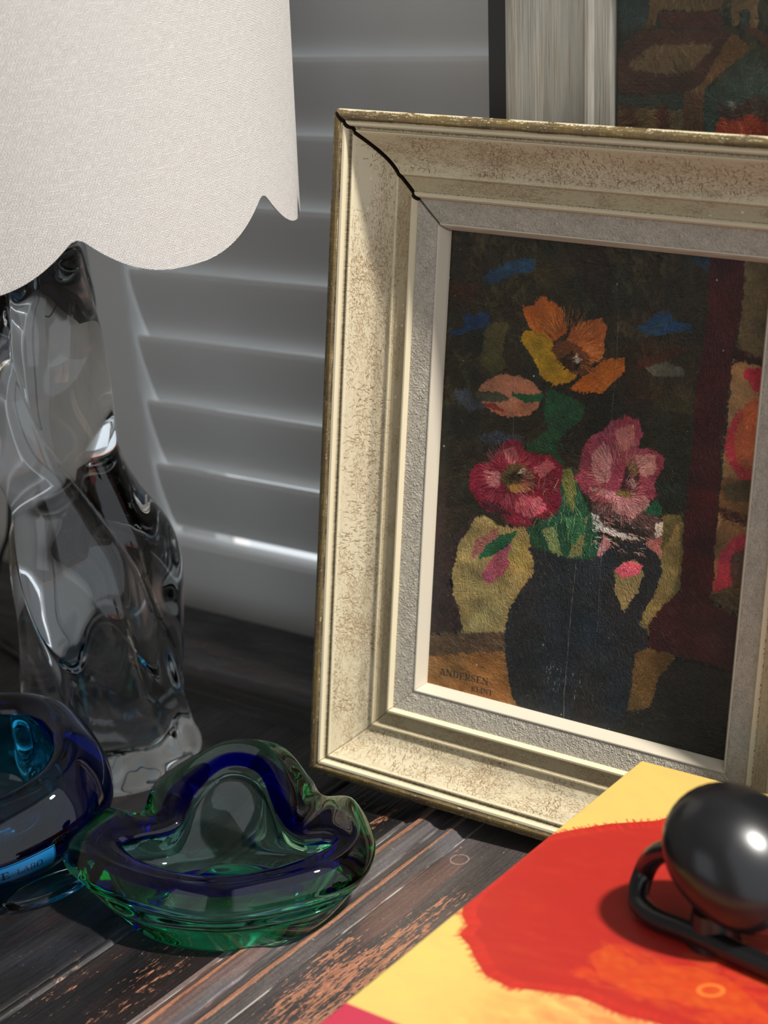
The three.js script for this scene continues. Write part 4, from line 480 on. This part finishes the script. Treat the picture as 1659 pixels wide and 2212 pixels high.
// thick blue bowl at the left
function lathed(profile, segs, shapeFn) {             // closed profile [r, y] from the axis to the axis
  return profile.map(([r, y]) => { const ring = []; for (let i = 0; i < segs; i++) { const a = i / segs * Math.PI * 2, k = shapeFn(a, y); ring.push([r * k * Math.cos(a), y, r * k * Math.sin(a)]); } return ring; });
}
{
  const bc = gp(-0.169, 0.083, 0);
  const bowl = thing('glass_bowl', 'thick dark blue glass bowl with turquoise hollow, cut off by the picture edge', 'bowl', bc);
  const pr = crOpen([[0, 0.0008], [0.030, 0.0005], [0.050, 0.003], [0.074, 0.022], [0.092, 0.050], [0.090, 0.074], [0.078, 0.092], [0.064, 0.0975], [0.054, 0.090], [0.0535, 0.078], [0.056, 0.060], [0.049, 0.036], [0.030, 0.020], [0, 0.017]], 7).map(([r, y]) => [Math.max(0, r), y]);
  const lobe = (a, y) => 1 + smooth(0.01, 0.05, y) * (0.035 * Math.cos(3 * a + 0.6) + 0.02 * Math.cos(5 * a + 1.9));
  // the mouth dips towards the front
  const dip = (x, y, z) => { const d = x * GV[0] + z * GV[1]; return y * (1 + 3.6 * Math.min(0, d) + 0.3 * Math.max(0, d)); };
  part('body', loft(lathed(pr, 96, lobe).map((ring) => ring.map(([x, y, z]) => [x, dip(x, y, z), z]))), glass({ attenuationColor: new THREE.Color().setRGB(0.04, 0.44, 0.68), attenuationDistance: 0.032 }), bowl);
  // reflected lettering painted onto a band that follows the wall
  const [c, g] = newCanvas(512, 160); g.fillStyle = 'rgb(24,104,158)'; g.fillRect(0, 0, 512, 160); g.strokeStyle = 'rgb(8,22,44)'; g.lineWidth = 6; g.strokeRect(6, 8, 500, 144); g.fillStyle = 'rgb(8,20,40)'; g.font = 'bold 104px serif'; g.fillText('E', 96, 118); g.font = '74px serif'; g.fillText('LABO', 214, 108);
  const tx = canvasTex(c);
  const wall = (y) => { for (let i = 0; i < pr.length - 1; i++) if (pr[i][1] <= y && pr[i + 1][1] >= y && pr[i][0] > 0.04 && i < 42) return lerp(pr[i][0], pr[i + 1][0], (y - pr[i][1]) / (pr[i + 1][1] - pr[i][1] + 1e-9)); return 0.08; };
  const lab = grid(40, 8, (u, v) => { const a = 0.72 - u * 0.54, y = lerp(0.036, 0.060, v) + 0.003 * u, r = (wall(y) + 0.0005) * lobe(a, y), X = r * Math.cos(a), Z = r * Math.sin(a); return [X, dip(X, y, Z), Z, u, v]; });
  part('reflected_band', lab, std({ map: tx, roughness: 0.25, side: THREE.DoubleSide }), bowl).userData.label = 'blue band painted with the reflection of dark capital letters';
  // small white card lying in the hollow
  const card = thing('paper_card', 'small white card lying in the hollow of the dark blue bowl', 'card', [bc[0], bc[1], bc[2]]);
  const cg = rbox(-0.014, 0.014, -0.0006, 0.0006, -0.017, 0.017, 0.0004); cg.rotateX(-0.5); cg.rotateY(0.7); part('sheet', cg, std({ color: 0xe9e6df, roughness: 0.8 }), card, [0.012, 0.034, 0.012]);
}
// clear leaf-shaped dish between the bowls
{
  const a = [-0.150, 0.000], b = [-0.088, 0.041], L = Math.hypot(b[0] - a[0], b[1] - a[1]), d = [(b[0] - a[0]) / L, (b[1] - a[1]) / L], q = [-d[1], d[0]];
  const dish = thing('glass_dish', 'small clear leaf-shaped glass dish between the blue and green bowls', 'dish');
  const rings = [], n = 40, prf = crOpen([[0, 0.0004], [0.5, 0.0004], [0.86, 0.003], [1.0, 0.009], [0.95, 0.0112], [0.84, 0.0095], [0.5, 0.0055], [0, 0.0050]], 4);
  for (const [k, h] of prf) { const ring = []; for (let i = 0; i < n; i++) { const t = i / n * Math.PI * 2, s = Math.cos(t), w = Math.sin(t) * Math.pow(Math.abs(Math.sin(t)), 0.5); const lu = s * L / 2 * k, lv = w * 0.0125 * k; ring.push(gp((a[0] + b[0]) / 2 + d[0] * lu + q[0] * lv, (a[1] + b[1]) / 2 + d[1] * lu + q[1] * lv, h)); } rings.push(ring); }
  part('dish_body', loft(rings), glass({ attenuationColor: new THREE.Color().setRGB(0.85, 0.92, 0.95), attenuationDistance: 0.05 }), dish);
}
// ---------------------------------------------------------------- table lamp
{
  const AX = -1.0303, AZ = -0.8615;
  const lamp = thing('table_lamp', 'table lamp with twisted clear crystal base and scalloped linen shade', 'lamp', [AX, TY, AZ]);
  const K = [[0, 0.064, 0], [0.012, 0.067, 0], [0.05, 0.062, 0], [0.10, 0.060, 0.002], [0.15, 0.061, 0.002], [0.19, 0.058, 0.0], [0.225, 0.047, -0.004], [0.26, 0.045, -0.013], [0.30, 0.050, -0.018], [0.34, 0.050, -0.015], [0.37, 0.044, -0.008], [0.395, 0.036, -0.003], [0.41, 0.031, 0], [0.415, 0.027, 0]];
  const S = crOpen(K, 9), rings = [], n = 120;
  const cap = (k, f) => { const [h, r, o] = k; const ring = []; for (let i = 0; i < n; i++) { const a = i / n * Math.PI * 2; const tw = h * 6.2; const lob = 1 + f * (0.26 * Math.pow(Math.abs(Math.cos(1.5 * (a - tw))), 0.8) - 0.13) + f * 0.03 * Math.cos(5 * a + h * 30) + f * 0.045 * Math.cos(7 * a - h * 24) * smooth(0.22, 0.05, h); const rr2 = r * lob; ring.push([GU[0] * o + rr2 * Math.cos(a), h, GU[1] * o + rr2 * Math.sin(a)]); } return ring; };
  rings.push(Array.from({ length: n }, () => [0, 0, 0]));
  for (const k of S) rings.push(cap(k, smooth(0, 0.03, k[0]) * (1 - 0.75 * smooth(0.36, 0.41, k[0]))));
  rings.push(Array.from({ length: n }, () => [0, 0.415, 0]));
  part('crystal_base', loft(rings), glass({ ior: 1.54, attenuationColor: new THREE.Color().setRGB(0.80, 0.86, 0.90), attenuationDistance: 0.25 }), lamp).userData.label = 'twisted clear crystal column';
  const metal = std({ color: new THREE.Color().setRGB(0.55, 0.55, 0.53), metalness: 1, roughness: 0.25 });
  part('collar', new THREE.LatheGeometry([[0, 0.4152], [0.028, 0.4152], [0.029, 0.420], [0.014, 0.428], [0.010, 0.45], [0.017, 0.455], [0.017, 0.50], [0, 0.50]].map((p) => new THREE.Vector2(...p)), 40), metal, lamp);
  const bulb = new THREE.SphereGeometry(0.03, 28, 20); bulb.scale(1, 1.25, 1); part('bulb', bulb, std({ color: new THREE.Color().setRGB(0.8, 0.79, 0.76), roughness: 0.3 }), lamp, [0, 0.537, 0]);
  // shade: a slightly flaring drum cut to eight scallops
  const yn = EYE - 0.2148 - TY, A = 0.0333, ph = 0.2957, NS = 8, top = 0.80, Rb = 0.1917, slope = (0.2005 - 0.1917) / 0.155;
  const weave = dataTex(512, 512, (x, y, o) => { const cell = 8, i = Math.floor(x / cell), j = Math.floor(y / cell), over = HASH[(i * 131 + j * 977) & 65535] > 0.5 ? (i + j) & 1 : (i + (j >> 1)) & 1, fx = (x % cell) / cell, fy = (y % cell) / cell; const th = over ? Math.sin(Math.PI * fy) : Math.sin(Math.PI * fx); const n = fbm(x * 0.05, y * 0.05, 3); const k = 0.82 + 0.18 * th + 0.06 * (n - 0.5); const fl = vn(x * 0.31 + 7, y * 0.31) > 0.988 ? 0.8 : 1; o[0] = 236 * k * fl; o[1] = 232 * k * fl; o[2] = 227 * k * fl; });
  const weaveB = dataTex(512, 512, (x, y, o) => { const cell = 8, i = Math.floor(x / cell), j = Math.floor(y / cell), over = HASH[(i * 131 + j * 977) & 65535] > 0.5 ? (i + j) & 1 : (i + (j >> 1)) & 1, fx = (x % cell) / cell, fy = (y % cell) / cell; const th = over ? Math.sin(Math.PI * fy) : Math.sin(Math.PI * fx); o[0] = o[1] = o[2] = 255 * clamp(th * 0.9); }, false);
  const shadeMat = phys({ map: weave, bumpMap: weaveB, bumpScale: 0.0004, roughness: 0.95, transmission: 0.12, thickness: 0, side: THREE.DoubleSide });
  const camRight = [GU[0], GU[1]], camAway = [GV[0], GV[1]];
  const bottom = (phi) => { let t = ((phi - ph) / (2 * Math.PI / NS)) % 1; if (t < 0) t += 1; t = Math.abs(2 * t - 1); const tt = t > 0.94 ? 0.94 + (t - 0.94) * 0.7 - 6 * (t - 0.94) ** 2 : t; return yn - A * (1 - Math.pow(tt, 2.4)); };
  const skin = (off, flip) => grid(384, 24, (u, v) => { const phi = (flip ? 1 - u : u) * Math.PI * 2, yb = bottom(phi), y = lerp(yb, top, v), r = Rb + slope * (y - (EYE - 0.24 - TY)) - off, s = Math.sin(phi), c = -Math.cos(phi); return [r * (s * camRight[0] + c * camAway[0]), y, r * (s * camRight[1] + c * camAway[1]), (flip ? 1 - u : u) * 19, y / 0.064]; });
  const hem = grid(384, 1, (u, v) => { const phi = u * Math.PI * 2, y = bottom(phi), r = Rb + slope * (y - (EYE - 0.24 - TY)) - (v < 0.5 ? 0.0011 : 0), s = Math.sin(phi), c = -Math.cos(phi); return [r * (s * camRight[0] + c * camAway[0]), y, r * (s * camRight[1] + c * camAway[1]), u * 19, y / 0.064]; });
  part('shade', mergeGeometries([skin(0, false), skin(0.0011, true), hem]), shadeMat, lamp).userData.label = 'off-white linen drum shade with scalloped lower edge';
  const ringY = 0.70, rr3 = Rb + slope * (ringY - (EYE - 0.24 - TY)) - 0.003; const spid = [tube(Array.from({ length: 24 }, (_, i) => [rr3 * Math.cos(i / 24 * 6.2832), ringY, rr3 * Math.sin(i / 24 * 6.2832)]), 0.0016, 120, true, 8)];
  for (let k = 0; k < 3; k++) { const a = k * 2.0944; spid.push(tube([[0.0, 0.60, 0.0], [0.4 * rr3 * Math.cos(a), 0.64, 0.4 * rr3 * Math.sin(a)], [rr3 * Math.cos(a), ringY, rr3 * Math.sin(a)]], 0.0014, 24, false, 6)); }
  spid.push(tube([[0.016, 0.48, 0], [0.04, 0.52, 0], [0.036, 0.57, 0], [0, 0.60, 0]], 0.0014, 30, false, 6));
  part('shade_carrier', mergeGeometries(spid), metal, lamp);
  // flex trailing away behind the lamp
  part('cord', tube([[-0.064, 0.004, 0.006], [-0.11, 0.004, 0.0], [-0.20, 0.004, -0.08], [-0.285, 0.012, -0.11], [-0.292, 0.0696, -0.1385], [-0.2749, 0.0958, -0.1385], [-0.2685, 0.113, -0.139], [-0.268, 0.135, -0.145], [-0.29, 0.16, -0.20], [-0.33, 0.12, -0.26]], 0.0022, 70, false, 8), std({ color: new THREE.Color().setRGB(0.012, 0.012, 0.012), roughness: 0.5 }), lamp);
}

renderer.render(scene, camera);
